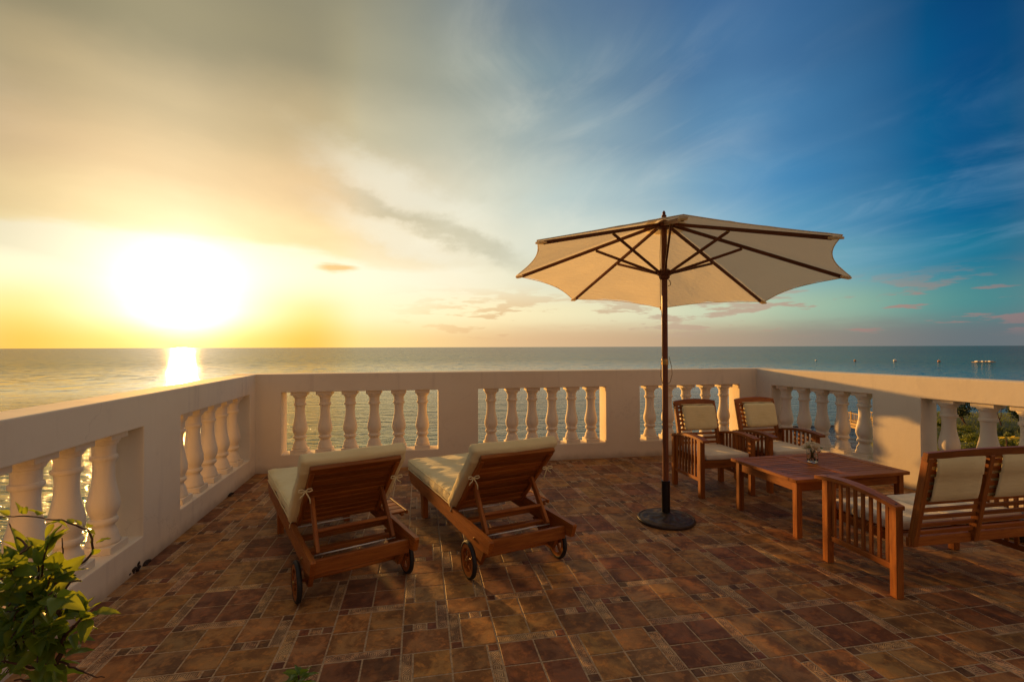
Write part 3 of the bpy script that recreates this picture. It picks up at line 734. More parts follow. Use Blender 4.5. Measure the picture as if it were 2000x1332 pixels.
rightw = wall('sunlit white plaster balustrade wall on the right with shrubs and a pier beyond it', CR, DR, nR, -0.03, sr,
     [(0.229, 1.469), (1.914, 3.75), (4.2, 6.0)], [0.346, 0.596, 0.827, 1.065, 1.307, 2.072, 2.361, 2.626, 2.90, 3.17, 3.45, 4.4, 4.7, 5.0, 5.3, 5.6], HW-0.003)
# crumbled plaster at the foot of the left wall
for (u, v_, n_, s0) in ((258, 1116, 10, 0.045), (447, 968, 4, 0.022)):
    p = at_z(u, v_, 0.0)
    bm = bmesh.new()
    for k in range(n_*5):
        r_ = bmesh.ops.create_icosphere(bm, subdivisions=2, radius=s0*R.uniform(0.2, 0.5))
        a_ = R.gauss(0, 0.40)
        off_ = Vector((R.uniform(-0.015, 0.03), a_*0.14*s0/0.045, R.uniform(0, 0.045)*max(0.1, 1-abs(a_))*s0/0.045))
        for q_ in r_['verts']:
            q_.co = q_.co*(1+0.9*mn.noise(q_.co*70+off_*50)); q_.co.z *= 0.7; q_.co += off_
    tag(done(bm, 'rubble', M['debris'], None, Matrix.Translation((p.x, p.y, 0.008))),
        ('dark crumbled heap of mortar at the foot of the left wall near the bush' if n_ == 10 else 'small dark crumb of mortar at the foot of the left wall near the corner'), 'rubble', kind='stuff')

# ============================================================ sun loungers
RX = lambda a: Matrix.Rotation(a, 4, 'X')
RY = lambda a: Matrix.Rotation(a, 4, 'Y')
RZ = lambda a: Matrix.Rotation(a, 4, 'Z')
WD = M['wood']
def wheel(t, x, y, z, r, outw):
    w = tube('wheel', [(x, y+cos(a)*(r-0.010), z+sin(a)*(r-0.010)) for a in [2*pi*k/32 for k in range(32)]], 0.014, M['rubber'], t, 8, True)
    # flat tyre tread
    lathe('rim', [(r-0.046, x-0.012), (r-0.020, x-0.014), (r-0.016, x), (r-0.020, x+0.014), (r-0.046, x+0.012), (r-0.046, x-0.012)][:5], WD, w, 32, (0, y, z), 'x', smooth=True) if False else None
    bm = bmesh.new()
    prof = [(r-0.040, -0.011), (r-0.014, -0.012), (r-0.014, 0.012), (r-0.040, 0.011)]
    rings = []
    for k in range(36):
        a = 2*pi*k/36
        rings.append([bm.verts.new((x+q, y+rr*cos(a), z+rr*sin(a))) for rr, q in prof])
    for k in range(36):
        a, b_ = rings[k], rings[(k+1) % 36]
        for m_ in range(4): bm.faces.new((a[m_], a[(m_+1) % 4], b_[(m_+1) % 4], b_[m_]))
    done(bm, 'rim', WD, w)
    for k in range(5):
        a = 2*pi*k/5+0.3
        p1 = (x, y+cos(a)*(r-0.03), z+sin(a)*(r-0.03)); p0 = (x, y+cos(a)*0.012, z+sin(a)*0.012)
        bar('spoke', p0, p1, 0.013, 0.020, WD, w, up=(0, -sin(a), cos(a)))
    lathe('hub', [(0.022, -0.014), (0.024, 0), (0.018, 0.014)] if outw > 0 else [(0.018, -0.014), (0.024, 0), (0.022, 0.014)], WD, w, 16, (x, y, z), 'x')
    lathe('bolt_cap', [(0.008, 0.012*outw), (0.007, 0.020*outw), (0.003, 0.023*outw)], M['brass'], w, 10, (x, y, z), 'x')
def bow(t, c, s, flip):
    s *= 0.8
    """a tied fabric ribbon: two loops and two tails"""
    bm = bmesh.new()
    for q in (1, -1):
        pts = [(0, 0, 0), (q*0.018, -0.006, 0.016), (q*0.040, -0.012, 0.018), (q*0.046, -0.012, 0.004), (q*0.028, -0.008, -0.003), (0, 0, 0)]
        bm_tube(bm, [Vector(c)+Vector(p)*s for p in pts], 0.0038, 6)
        pts = [(0, 0, 0), (q*0.014, -0.008, -0.022), (q*0.030, -0.010, -0.044+0.012*flip*q), (q*0.034, -0.004, -0.068+0.02*flip*q)]
        bm_tube(bm, [Vector(c)+Vector(p)*s for p in pts], 0.0036, 6)
    r_ = bmesh.ops.create_icosphere(bm, subdivisions=1, radius=0.008)
    for v in r_['verts']: v.co += Vector(c)
    return done(bm, 'cushion_tie', M['cushion'], t, smooth=True)
def piping(t, cx, cy, z, w, l, r_, name='piping'):
    pts = []
    for (sx, sy, a0) in ((1, 1, 0), (-1, 1, pi/2), (-1, -1, pi), (1, -1, 3*pi/2)):
        for k in range(5):
            a = a0+k*pi/8
            pts.append((cx+sx*(w/2-r_)+r_*cos(a), cy+sy*(l/2-r_)+r_*sin(a), z))
    full = []
    for i in range(len(pts)):
        p, q_ = Vector(pts[i]), Vector(pts[(i+1) % len(pts)])
        n_ = max(1, int((q_-p).length/0.04))
        for k in range(n_):
            v = p.lerp(q_, k/n_); v.z += 0.003*mn.noise(v*11); full.append(v)
    return tube(name, full, 0.0042, M['cushion'], t, 6, True)
def lounger(loc, rz, label):
    t = thing('sun_lounger', label, 'sun lounger', (loc[0], loc[1], 0), rz, 'wooden wheeled sun loungers')
    XR = 0.277
    for s in (-1, 1):
        o_ = [(-0.255, 0.302), (-0.262, 0.292), (-0.235, 0.222), (-0.10, 0.205), (1.36, 0.222), (1.43, 0.270), (1.445, 0.312), (1.42, 0.316), (0.5, 0.306)]
        plate('side_rail', o_, 0.026, WD, t, Matrix.Translation((s*XR, 0, 0)))
        # bracket down to the axle
        o_ = [(-0.135, 0.215), (-0.05, 0.085), (0.03, 0.080), (0.085, 0.13), (0.20, 0.215)]
        plate('wheel_bracket', o_, 0.024, WD, t, Matrix.Translation((s*(XR-0.026), 0, 0)))
        o_ = [(1.105, 0.0), (1.155, 0.0), (1.165, 0.14), (1.215, 0.225), (1.08, 0.225), (1.105, 0.15)]
        plate('leg', o_, 0.042, WD, t, Matrix.Translation((s*(XR-0.036), 0, 0)))
        wheel(t, s*(XR+0.034), 0.0, 0.108, 0.108, s)
    tube('axle', [(-XR-0.03, 0, 0.108), (XR+0.03, 0, 0.108)], 0.010, WD, t, 10)
    bar('rear_rail', (-XR+0.014, -0.165, 0.232), (XR-0.014, -0.165, 0.232), 0.026, 0.075, WD, t)
    for y, z, hh in ((0.075, 0.225, 0.040), (0.285, 0.232, 0.040)):
        bar('cross_slat', (-XR+0.014, y, z), (XR-0.014, y, z), 0.045, hh*0.6, WD, t)
    bar('cross_rail', (-XR+0.05, 1.135, 0.165), (XR-0.05, 1.135, 0.165), 0.026, 0.045, WD, t)
    bar('cross_rail', (-XR+0.014, 1.405, 0.265), (XR-0.014, 1.405, 0.265), 0.026, 0.07, WD, t)
    for k in range(13):
        y = 0.40+k*0.078
        bar('seat_slat', (-XR+0.013, y, 0.300), (XR-0.013, y, 0.300), 0.060, 0.016, WD, t)
    # backrest, reclined about 45 degrees
    H0 = Vector((0, 0.365, 0.298)); H1 = Vector((0, -0.045, 0.705)); bd = (H1-H0).normalized(); bn = Vector((0, bd.z, -bd.y))   # bn: towards the sitter
    if bn.y < 0: bn = -bn
    L = (H1-H0).length
    for s in (-1, 1):
        a = H0+Vector((s*0.242, 0, 0)); b_ = H1+Vector((s*0.242, 0, 0))
        bar('backrest_stile', a, b_, 0.024, 0.036, WD, t, up=bn)
        pa = Vector((s*0.205, 0.155, 0.500))-bn*0.0; pb = Vector((s*0.212, -0.045, 0.250))
        bar('prop_arm', pa, pb, 0.022, 0.040, WD, t, up=(0, -0.78, 0.62))
        lathe('bolt', [(0.008, 0), (0.008, 0.006), (0.004, 0.009)], M['brass'], t, 10, mx=Matrix.Translation((s*(XR+0.012), -0.045, 0.246)) @ RY(s*pi/2))
    bar('backrest_rail', H1+Vector((-0.256, 0, 0))+bd*0.012, H1+Vector((0.256, 0, 0))+bd*0.012, 0.040, 0.026, WD, t, up=bn)
    bar('backrest_rail', H0+Vector((-0.23, 0, 0))+bd*0.02, H0+Vector((0.23, 0, 0))+bd*0.02, 0.030, 0.026, WD, t, up=bn)
    n_ = 10
    for k in range(n_):
        c = H0+bd*(0.062+(L-0.085)*k/(n_-1))+bn*0.006
        bar('backrest_slat', c+Vector((-0.230, 0, 0)), c+Vector((0.230, 0, 0)), 0.0475, 0.014, WD, t, up=bn, bev=0.0025)
    pm = lambda f_: Vector((0, 0.155, 0.500)).lerp(Vector((0, -0.045, 0.250)), f_)
    c = pm(0.62); bar('prop_rail', c+Vector((-0.20, 0, 0)), c+Vector((0.20, 0, 0)), 0.020, 0.036, WD, t, up=(0, -0.78, 0.62))
    tube('prop_rod', [(-0.225, -0.048, 0.247), (0.225, -0.048, 0.247)], 0.0042, M['chrome'], t, 8)
    tube('hinge_rod', [(-0.25, 0.335, 0.287), (0.10, 0.335, 0.287)], 0.0042, M['chrome'], t, 8)
    # pull-out side tray on the right
    for k in range(4):
        bar('tray_slat', (0.27+0.0, 0.345+k*0.076, 0.262), (0.425-0.0, 0.345+k*0.076, 0.262), 0.066, 0.014, WD, t)
    for x in (0.30, 0.40): bar('tray_runner', (x, 0.30, 0.248), (x, 0.62, 0.248), 0.02, 0.014, WD, t)
    bar('tray_edge', (0.432, 0.30, 0.262), (0.432, 0.625, 0.262), 0.016, 0.026, WD, t)
    # seat cushion
    def sag(p):
        k = max(0, 1-abs(p.x)/0.28)
        e_ = max(0, 1-abs(abs(p.x)-0.24)/0.07)
        if p.z > 0: p.z += 0.005*e_*sin(p.y*62+3*sin(p.y*17))
        p.z += 0.010*sin(p.y*21)*k*(0.6+0.4*sin(p.x*12)) - 0.006*max(0, 1-abs((p.y % 0.36)-0.18)/0.02)*k
        return p
    pillow('seat_cushion', (0.0, 0.925, 0.358), (0.585, 1.14, 0.098), 0.045, M['cushion'], t, n=(30, 60, 6), amp=0.008, freq=8, fn=sag, seed=rz*9)
    piping(t, 0.0, 0.925, 0.392, 0.575, 1.13, 0.035)
    piping(t, 0.0, 0.925, 0.322, 0.575, 1.13, 0.035)
    # back cushion, its top end hooded over the frame
    mid = (H0+H1)/2+bn*0.046+bd*0.020
    rot = Matrix((Vector((1, 0, 0)), bd, Vector((1, 0, 0)).cross(bd))).transposed().to_4x4()
    def bsag(p):
        p.z += (-0.006*max(0, 1-abs(((p.y+0.1) % 0.28)-0.14)/0.02))*(1 if abs(p.x) < 0.26 else 0)
        if p.y > L/2-0.02: p.z -= 0.020*(p.x/0.3)**2; p.y -= 0.012*(p.x/0.3)**2
        return p
    pillow('back_cushion', mid, (0.60, L+0.070, 0.074), 0.022, M['cushion'], t, rot=rot, n=(22, 24, 6), amp=0.006, freq=8, fn=bsag, seed=rz*5+3)
    for s in (-1, 1):
        c = H0+bd*(L*0.74)+Vector((s*0.262, 0, 0))-bn*0.030
        bow(t, c, 1.0, s)
        c2 = H0+bd*0.02+Vector((s*0.272, 0, 0))+bn*0.03
        bow(t, c2, 0.75, -s)
    return t
lounger((-0.3775, 2.936), radians(22.5), 'left wooden sun lounger with cream cushion, seen from behind, wholly shaded, nearest the left wall')
lounger((0.5785, 2.9965), radians(16.3), 'middle wooden sun lounger with cream cushion striped by sunlight, nearest the parasol')

# ============================================================ armchairs and sofa
def arm_panel(t, x, yb, yf, d, nsl, z_lo=0.16):
    """side of a seat: front and rear post, curved arm, low rail, upright slats; d = +1 if the front is at larger y"""
    def az(y_): return 0.470+0.062*sin(pi*(0.06+0.70*((y_-(yb-d*0.025))/(yf+d*0.075-yb+d*0.025))))+0.004
    hf, hr = az(yf-d*0.0), min(az(yb-0.018), az(yb+0.018))
    box('front_leg', (x, yf, hf/2), (0.046, 0.046, hf), WD, t)
    box('rear_leg', (x, yb, hr/2), (0.046, 0.046, hr), WD, t)
    # arm: curved board
    n_ = 12; bm = bmesh.new(); rows = []
    ya, yz_ = yb-d*0.025, yf+d*0.075
    for k in range(n_+1):
        f_ = k/n_; y = ya+(yz_-ya)*f_
        z = 0.478+0.062*sin(pi*(0.06+0.70*f_))-0.008
        w_ = 0.030+0.006*sin(pi*f_)
        rows.append([bm.verts.new((x+sx*w_, y, z+dz2)) for sx, dz2 in ((-1, 0), (1, 0), (1, 0.022), (-1, 0.022))])
    for a, b_ in zip(rows, rows[1:]):
        for m_ in range(4): bm.faces.new((a[m_], a[(m_+1) % 4], b_[(m_+1) % 4], b_[m_]))
    bm.faces.new(rows[0]); bm.faces.new(rows[-1][::-1])
    bmesh.ops.bevel(bm, geom=[e_ for e_ in bm.edges if e_.calc_face_angle(0) > 0.9], offset=0.004, segments=1, affect='EDGES')
    arm = done(bm, 'armrest', WD, t)
    for y in (yb, yf): lathe('screw_plug', [(0.007, 0), (0.006, 0.0015)], M['blackmetal'], arm, 10, (x, y, 0.478+0.062*sin(pi*(0.06+0.70*((y-ya)/(yz_-ya))))+0.0145))
    ylo, yhi = min(yb, yf)+0.023, max(yb, yf)-0.023
    box('side_rail', (x, (ylo+yhi)/2, z_lo), (0.024, yhi-ylo, 0.034), WD, t)
    for k in range(nsl):
        y = ylo+(yhi-ylo)*(k+0.5)/nsl
        f_ = (y-ya)/(yz_-ya); zt = 0.470+0.062*sin(pi*(0.06+0.70*f_))
        box('side_slat', (x, y, (z_lo+0.016+zt)/2), (0.013, 0.022, zt-z_lo-0.016), WD, t, 0.002)
def seat_unit(name, label, cat, x0, x1, yb, yf, stiles, cushions, group=None, arch=0.022, boff=-0.052, lean=0.245):
    """everything is given in terrace metres, the thing's own origin is the middle of its foot print"""
    cx_, cy_ = (x0+x1)/2, (yb+yf)/2
    t = thing(name, label, cat, (cx_, cy_, 0), 0, group)
    d = 1 if yf > yb else -1
    X0_, X1_, B_, F_ = x0-cx_, x1-cx_, yb-cy_, yf-cy_
    arm_panel(t, X0_, B_, F_, d, 8); arm_panel(t, X1_, B_, F_, d, 8)
    w = X1_-X0_
    bar('seat_rail', (X0_+0.023, F_, 0.305), (X1_-0.023, F_, 0.305), 0.026, 0.072, WD, t)
    bar('seat_rail', (X0_+0.023, B_-d*(boff-0.012 if boff > 0 else -0.028), 0.318), (X1_-0.023, B_-d*(boff-0.012 if boff > 0 else -0.028), 0.318), 0.024, 0.052, WD, t)
    for x in (X0_+0.036, X1_-0.036): box('seat_rail', (x, (B_+F_)/2, 0.305), (0.022, abs(F_-B_)-0.05, 0.05), WD, t)
    ns = 6
    for k in range(ns):
        y = B_+(F_-B_)*(k+0.9)/(ns+0.6)
        box('seat_slat', (0, y, 0.334), (w-0.07, 0.048, 0.012), WD, t, 0.002)
    # back
    zb, zt = 0.33, 0.80
    def by(z): return B_-d*boff-d*(z-zb)*lean
    sw = 0.040
    edge = [X0_+0.045, X1_-0.045]
    xs = [edge[0]]+[s_-cx_ for s_ in stiles]+[edge[1]]
    up = (0, d, lean)
    for x in xs:
        bar('back_stile', (x, by(0.30), 0.30), (x, by(0.795), 0.795), 0.032, sw, WD, t, up=up)
    # arched top rail
    n_ = 14; bm = bmesh.new(); rows = []
    for k in range(n_+1):
        f_ = k/n_; x = edge[0]-0.018+(edge[1]-edge[0]+0.036)*f_
        zt_ = 0.820+arch*sin(pi*f_)**0.8*1.0; zl = 0.772+arch*0.55*sin(pi*f_)
        rows.append([bm.verts.new((x, by(zl)-0.013*d, zl)), bm.verts.new((x, by(zl)+0.013*d, zl)), bm.verts.new((x, by(zt_)+0.013*d, zt_)), bm.verts.new((x, by(zt_)-0.013*d, zt_))])
    for a, b_ in zip(rows, rows[1:]):
        for m_ in range(4): bm.faces.new((a[m_], a[(m_+1) % 4], b_[(m_+1) % 4], b_[m_]))
    bm.faces.new(rows[0]); bm.faces.new(rows[-1][::-1])
    bmesh.ops.bevel(bm, geom=[e_ for e_ in bm.edges if e_.calc_face_angle(0) > 0.9], offset=0.003, segments=1, affect='EDGES')
    done(bm, 'top_rail', WD, t)
    for a, b_ in zip(xs, xs[1:]):
        for k in range(10):
            z = 0.372+k*0.0425
            bar('back_slat', (a+0.016, by(z), z), (b_-0.016, by(z), z), 0.0235, 0.012, WD, t, up=up, bev=0.002)
    # cushions
    for (ca_, cb) in cushions:
        ca_, cb = ca_-cx_, cb-cx_
        y0_ = by(0.66)+d*0.040
        rot = RX(d*math.atan(lean))
        lc = pillow('lumbar_cushion', ((ca_+cb)/2, y0_, 0.662), (cb-ca_, 0.060, 0.245), 0.028, M['cushion'], t, rot=rot, n=(18, 4, 12), amp=0.004, freq=9, seed=ca_)
        # fabric sleeve that holds it round the slats
        bm = bmesh.new(); rows = []
        pr = [(0.788, 0.030), (0.792, -0.006), (0.786, -0.020), (0.735, -0.023), (0.690, -0.026), (0.684, -0.021), (0.640, -0.023), (0.585, -0.022), (0.552, -0.020), (0.545, -0.008), (0.548, 0.03)]
        for k in range(17):
            f_ = k/16; x = ca_+0.004+(cb-ca_-0.008)*f_
            rows.append([bm.verts.new((x+0.004*mn.noise(Vector((z*30, k*.1, ca_)))*(1 if k in (0, 16) else 0), by(z)+d*(o_+0.003*mn.noise(Vector((x*14, z*22, ca_)))), z+0.004*mn.noise(Vector((x*9, z*6, 4+ca_))))) for z, o_ in pr])
        for a, b_ in zip(rows, rows[1:]):
            for m_ in range(len(pr)-1): bm.faces.new((a[m_], a[m_+1], b_[m_+1], b_[m_]))
        sl_ = done(bm, 'cushion_sleeve', M['cushion'], lc, smooth=True, mx=None)
        sl_.matrix_basis = lc.matrix_basis.inverted()
        so = sl_.modifiers.new('thickness', 'SOLIDIFY'); so.thickness = 0.003
    segs = [X0_+0.03]+[s_-cx_ for s_ in stiles]+[X1_-0.03]
    for a, b_ in zip(segs, segs[1:]):
        pillow('seat_cushion', ((a+b_)/2, (B_+F_)/2+d*0.030, 0.368), (b_-a-0.006, abs(F_-B_)-0.02, 0.056), 0.018, M['seat'], t, n=(16, 16, 5), amp=0.003, freq=8, seed=a)
    return t
seat_unit('armchair', 'left wooden armchair with cream cushions, directly behind the parasol pole', 'armchair', 2.510, 3.022, 4.490, 4.020, [], [(2.605, 2.962)], 'slatted wooden armchairs')
seat_unit('armchair', 'right wooden armchair with cream cushions, in the corner of the two walls', 'armchair', 3.235, 3.745, 4.530, 4.045, [], [(3.33, 3.69)], 'slatted wooden armchairs')
seat_unit('sofa', 'wooden slatted garden sofa with cream cushions seen from behind at the right edge', 'sofa', 2.570, 3.560, 2.235, 2.690, [3.020], [(2.655, 2.975), (3.085, 3.46)], arch=0.010, boff=0.055, lean=0.18)

# ============================================================ coffee table
tb = thing('coffee_table', 'low rectangular slatted wooden table between the armchairs and the sofa', 'table', (3.12, 3.385, 0), radians(2.2))
HX, HY = 0.512, 0.352
for sx in (-1, 1):
    for sy in (-1, 1): box('leg', (sx*(HX-0.052), sy*(HY-0.048), 0.201), (0.046, 0.046, 0.402), WD, tb)
for sy in (-1, 1):
    bar('apron', (-HX+0.076, sy*(HY-0.046), 0.366), (HX-0.076, sy*(HY-0.046), 0.366), 0.022, 0.066, WD, tb)
    bar('top_frame', (-HX, sy*(HY-0.034), 0.4165), (HX, sy*(HY-0.034), 0.4165), 0.068, 0.025, WD, tb)
for sx in (-1, 1):
    bar('apron', (sx*(HX-0.050), -HY+0.072, 0.366), (sx*(HX-0.050), HY-0.072, 0.366), 0.022, 0.066, WD, tb)
for x in (-HX+0.034, 0, HX-0.034): bar('top_frame', (x, -HY+0.069, 0.4165), (x, HY-0.069, 0.4165), 0.066, 0.025, WD, tb)
for s_ in (-1, 1):
    n_ = 11
    for k in range(n_):
        y = (-HY+0.070)+(2*HY-0.140)*(k+0.5)/n_
        a, b_ = sorted((s_*0.035, s_*(HX-0.069)))
        bar('table_slat', (a, y, 0.4155), (b_, y, 0.4155), (2*HY-0.140)/n_-0.008, 0.020, WD, tb, bev=0.002)

# glass with white roses
vz = 0.4295
vs = thing('flower_vase', 'clear glass tumbler holding white roses and green leaves on the coffee table', 'vase', (3.15, 3.445, vz))
lathe('glass', [(0.028, 0.0), (0.036, 0.004), (0.040, 0.018), (0.042, 0.050), (0.042, 0.104), (0.0395, 0.104), (0.0392, 0.050), (0.037, 0.020), (0.030, 0.012)], M['glass'], vs, 28)
lathe('water', [(0.030, 0.0125), (0.0368, 0.021), (0.0388, 0.050), (0.0390, 0.070)], M['water'], vs, 28)
bm = bmesh.new()
for k in range(7):
    a = k*0.9; bm_tube(bm, [(0.020*cos(a+2), 0.020*sin(a+2), 0.018), (0.006*cos(a), 0.006*sin(a), 0.07), (0.026*cos(a), 0.026*sin(a), 0.125)], 0.0022, 5)
done(bm, 'stem', M['leaf'], vs, smooth=True)
def rose(parent, c, r_, tilt):
    bm = bmesh.new()
    for ring, (n_, rr, hh, op) in enumerate(((3, 0.25, 1.0, 0.15), (4, 0.5, 0.95, 0.35), (5, 0.78, 0.8, 0.7), (6, 1.0, 0.55, 1.1))):
        for k in range(n_):
            a0 = 2*pi*(k+ring*0.4)/n_; wd = 2*pi/n_*0.72
            g_ = []
            for i in range(4):
                row = []
                for j in range(4):
                    f_ = i/3; aa = a0+(j/3-0.5)*wd*(0.6+0.8*f_*(1-0.5*f_))*1.3
                    rad_ = r_*rr*(0.25+0.75*f_**0.7)*(1+0.25*op*f_*f_)
                    row.append(bm.verts.new((rad_*cos(aa), rad_*sin(aa), r_*(0.1+hh*f_*(1.1-0.35*op*f_*f_)))))
                g_.append(row)
            for i in range(3):
                for j in range(3): bm.faces.new((g_[i][j], g_[i][j+1], g_[i+1][j+1], g_[i+1][j]))
    return done(bm, 'rose', M['petal'], parent, Matrix.Translation(c) @ tilt, smooth=True)
def leaf_mesh(name, L_=1.0, w=0.42, curl=0.25, fold=0.18, wav=0.0):
    """pointed leaf, unit length along +Y, cupped along its midrib"""
    bm = bmesh.new(); n_ = 7; rows = []
    for i in range(n_+1):
        f_ = i/n_
        half = w*0.5*(sin(pi*min(1, f_**0.72))**0.9)*(1-0.25*f_)*1.25 if 0 < i < n_ else 0
        z = -curl*f_*f_
        if half < 1e-4: rows.append([bm.verts.new((0, f_*L_, z))]); continue
        rows.append([bm.verts.new((q*half, f_*L_, z+abs(q)*fold*half*2+wav*sin(f_*13+q*2)*0.03)) for q in (-1, -0.5, 0, 0.5, 1)])
    for a, b_ in zip(rows, rows[1:]):
        if len(a) == 1:
            for j in range(4): bm.faces.new((a[0], b_[j+1], b_[j]))
        elif len(b_) == 1:
            for j in range(4): bm.faces.new((a[j], a[j+1], b_[0]))
        else:
            for j in range(4): bm.faces.new((a[j], a[j+1], b_[j+1], b_[j]))
    me = bpy.data.meshes.new(name); bm.to_mesh(me); bm.free()
    me.polygons.foreach_set('use_smooth', [True]*len(me.polygons))
    return me
LEAF = [leaf_mesh('leaf', 1, 0.42, 0.22, 0.22), leaf_mesh('leaf', 1, 0.50, 0.10, 0.30, 1.0), leaf_mesh('leaf', 1, 0.36, 0.32, 0.15, 1.0)]
for l_ in LEAF: l_.materials.append(M['leaf'])
def leaf_mx(p, d, size, roll=0.0, w=1.0):
    d = Vector(d).normalized()
    up = Vector((0, 0, 1)) if abs(d.z) < 0.95 else Vector((1, 0, 0))
    x = d.cross(up).normalized(); z = x.cross(d)
    m_ = Matrix((x, d, z)).transposed().to_4x4() @ RY(roll) @ Matrix.Diagonal((size*w, size, size, 1))
    m_.translation = Vector(p)
    return m_
for c, r_, tl in (((-0.030, 0.010, 0.115), 0.026, RX(0.5) @ RY(-0.5)), ((0.030, -0.005, 0.112), 0.030, RX(0.3) @ RY(0.4)), ((0.0, 0.03, 0.125), 0.026, RX(-0.3)), ((-0.005, -0.030, 0.112), 0.026, RX(0.7)), ((0.012, 0.0, 0.138), 0.018, RX(0.1))):
    rose(vs, Vector(c)+Vector((0, 0, 0.006)), r_*1.2, tl)
for k in range(9):
    a = R.uniform(0, 2*pi); d = Vector((cos(a), sin(a), R.uniform(-0.25, 0.5)))
    link('leaf', R.choice(LEAF), None, vs, leaf_mx(Vector((0, 0, 0.115))+d*0.022, d, R.uniform(0.045, 0.065), R.uniform(-.6, .6)))
for dx_, dz_ in ((-0.035, 0.075), (0.03, 0.085)):
    link('leaf', LEAF[0], None, vs, leaf_mx((dx_*0.5, 0.01, 0.12), (dx_, 0.01, dz_), 0.05, 0.3))

# ============================================================ parasol
PX, PY = 1.915, 3.568
um = thing('parasol', 'large cream market parasol with dark wooden pole and ribs on a round iron base', 'parasol', (PX, PY, 0))
DW = M['darkwood']
def orn(p, r_, a):
    if 0.05 < r_ < 0.205 and p.z > 0.02:
        p.z += 0.006*sin(a*8+sin(r_*60)*1.6)*sin((r_-0.05)/0.155*pi)
    return p
lathe('base', [(0.218, 0.0), (0.222, 0.008), (0.222, 0.020), (0.217, 0.026), (0.208, 0.028), (0.203, 0.024), (0.197, 0.025), (0.190, 0.030), (0.180, 0.034), (0.165, 0.035), (0.150, 0.037), (0.130, 0.041), (0.110, 0.044), (0.090, 0.047), (0.070, 0.050), (0.055, 0.054), (0.046, 0.060), (0.040, 0.062)], M['iron'], um, 96, fn=orn)
lathe('base_sleeve', [(0.042, 0.055), (0.040, 0.064), (0.0325, 0.068), (0.0325, 0.300), (0.0345, 0.302), (0.0345, 0.314), (0.0315, 0.316)], M['blackmetal'], um, 24)
lathe('pole', [(0.0235, 0.30), (0.0235, 1.28), (0.0235, 1.93), (0.022, 2.36)], DW, um, 20)
lathe('pole_joint', [(0.0262, 1.235), (0.0268, 1.24), (0.0268, 1.275), (0.0262, 1.28)], M['brass'], um, 20)
AX, AY = -0.091, -0.095
RCX, RCY, RCZ, RAD = 1.951-PX, 3.552-PY, 1.937, 1.262
APEX = Vector((0.0, 0.0, 2.395)); HUBT = Vector((0, 0, 2.352)); RUN = Vector((0, 0, 1.965))
lathe('runner', [(0.028, 1.915), (0.040, 1.925), (0.043, 1.945), (0.055, 1.952), (0.055, 1.985), (0.042, 1.990), (0.030, 2.000)], DW, um, 24)
lathe('top_hub', [(0.028, 2.315), (0.055, 2.325), (0.058, 2.365), (0.040, 2.380), (0.012, 2.395)], DW, um, 24)
lathe('finial', [(0.014, 2.412), (0.020, 2.418), (0.020, 2.428), (0.012, 2.436), (0.013, 2.448), (0.008, 2.462), (0.002, 2.468)], DW, um, 14)
def rim(th_, f_=1.0):
    x, y = RAD*cos(th_)*f_, RAD*sin(th_)*f_
    return Vector((RCX*f_+x, RCY*f_+y, 0))
TIP = []
for k in range(8):
    th_ = -0.617+radians(100)+k*pi/4
    x, y = RAD*cos(th_), RAD*sin(th_)
    TIP.append(Vector((RCX+x, RCY+y, RCZ+AX*x+AY*y)))
TOPR = Vector((0, 0, 2.392))
for k in range(8):
    tip = TIP[k]; d = (tip-HUBT); d.z = 0; d.normalize()
    a = HUBT+d*0.045; e_ = a.lerp(tip-Vector((0, 0, 0.018)), 0.955)
    rb = bar('rib', a, e_, 0.017, 0.026, DW, um)
    j = a.lerp(e_, 0.44)-Vector((0, 0, 0.018))
    s0 = RUN+d*0.050
    st = bar('strut', s0, j, 0.015, 0.021, DW, um)
    lathe('pivot_pin', [(0.005, -0.014), (0.005, 0.014)], M['brass'], st, 8, mx=st.matrix_basis.inverted() @ Matrix.Translation(j) @ Matrix.Rotation(math.atan2(d.y, d.x), 4, 'Z') @ RX(pi/2))
    # pocket sewn over the rib's end
    po = bar('rib_pocket', a.lerp(tip, 0.945)-Vector((0, 0, 0.020)), a.lerp(tip, 1.0)-Vector((0, 0, 0.010)), 0.050, 0.014, M['canopy'], um)
bm = bmesh.new(); NR, NS = 12, 12
NU = 0.10
for k in range(8):
    A_, B_ = TIP[k], TIP[(k+1) % 8]
    g_ = []
    for i in range(NR+1):
        f_ = 0.06+0.94*i/NR; row = []
        for j in range(NS+1):
            s_ = j/NS
            q = sin(pi*s_)
            p = TOPR.lerp(A_, f_).lerp(TOPR.lerp(B_, f_), s_)
            mid_ = (A_+B_)/2
            p = p-(Vector((mid_.x, mid_.y, 0))-Vector((0, 0, 0)))*0.066*q*f_**4      # scooped edge
            p.z += 0.008-0.016*q*f_*(1-0.3*f_)+0.030*q*f_**4*1.0
            wr = mn.noise(Vector((p.x*7, p.y*7, k*3.1)))*0.011*q*min(1, f_*2)
            wr += 0.004*q*sin(f_*40+s_*9)*max(0, mn.noise(Vector((k*5.3, s_*2.5, 0))))*(1-f_)
            p.z += wr
            row.append(bm.verts.new(p))
        g_.append(row)
    for i in range(NR):
        for j in range(NS): bm.faces.new((g_[i][j], g_[i][j+1], g_[i+1][j+1], g_[i+1][j]))
bmesh.ops.remove_doubles(bm, verts=bm.verts[:], dist=0.0008)
can = done(bm, 'canopy', M['canopy'], um, smooth=True)
me = can.data
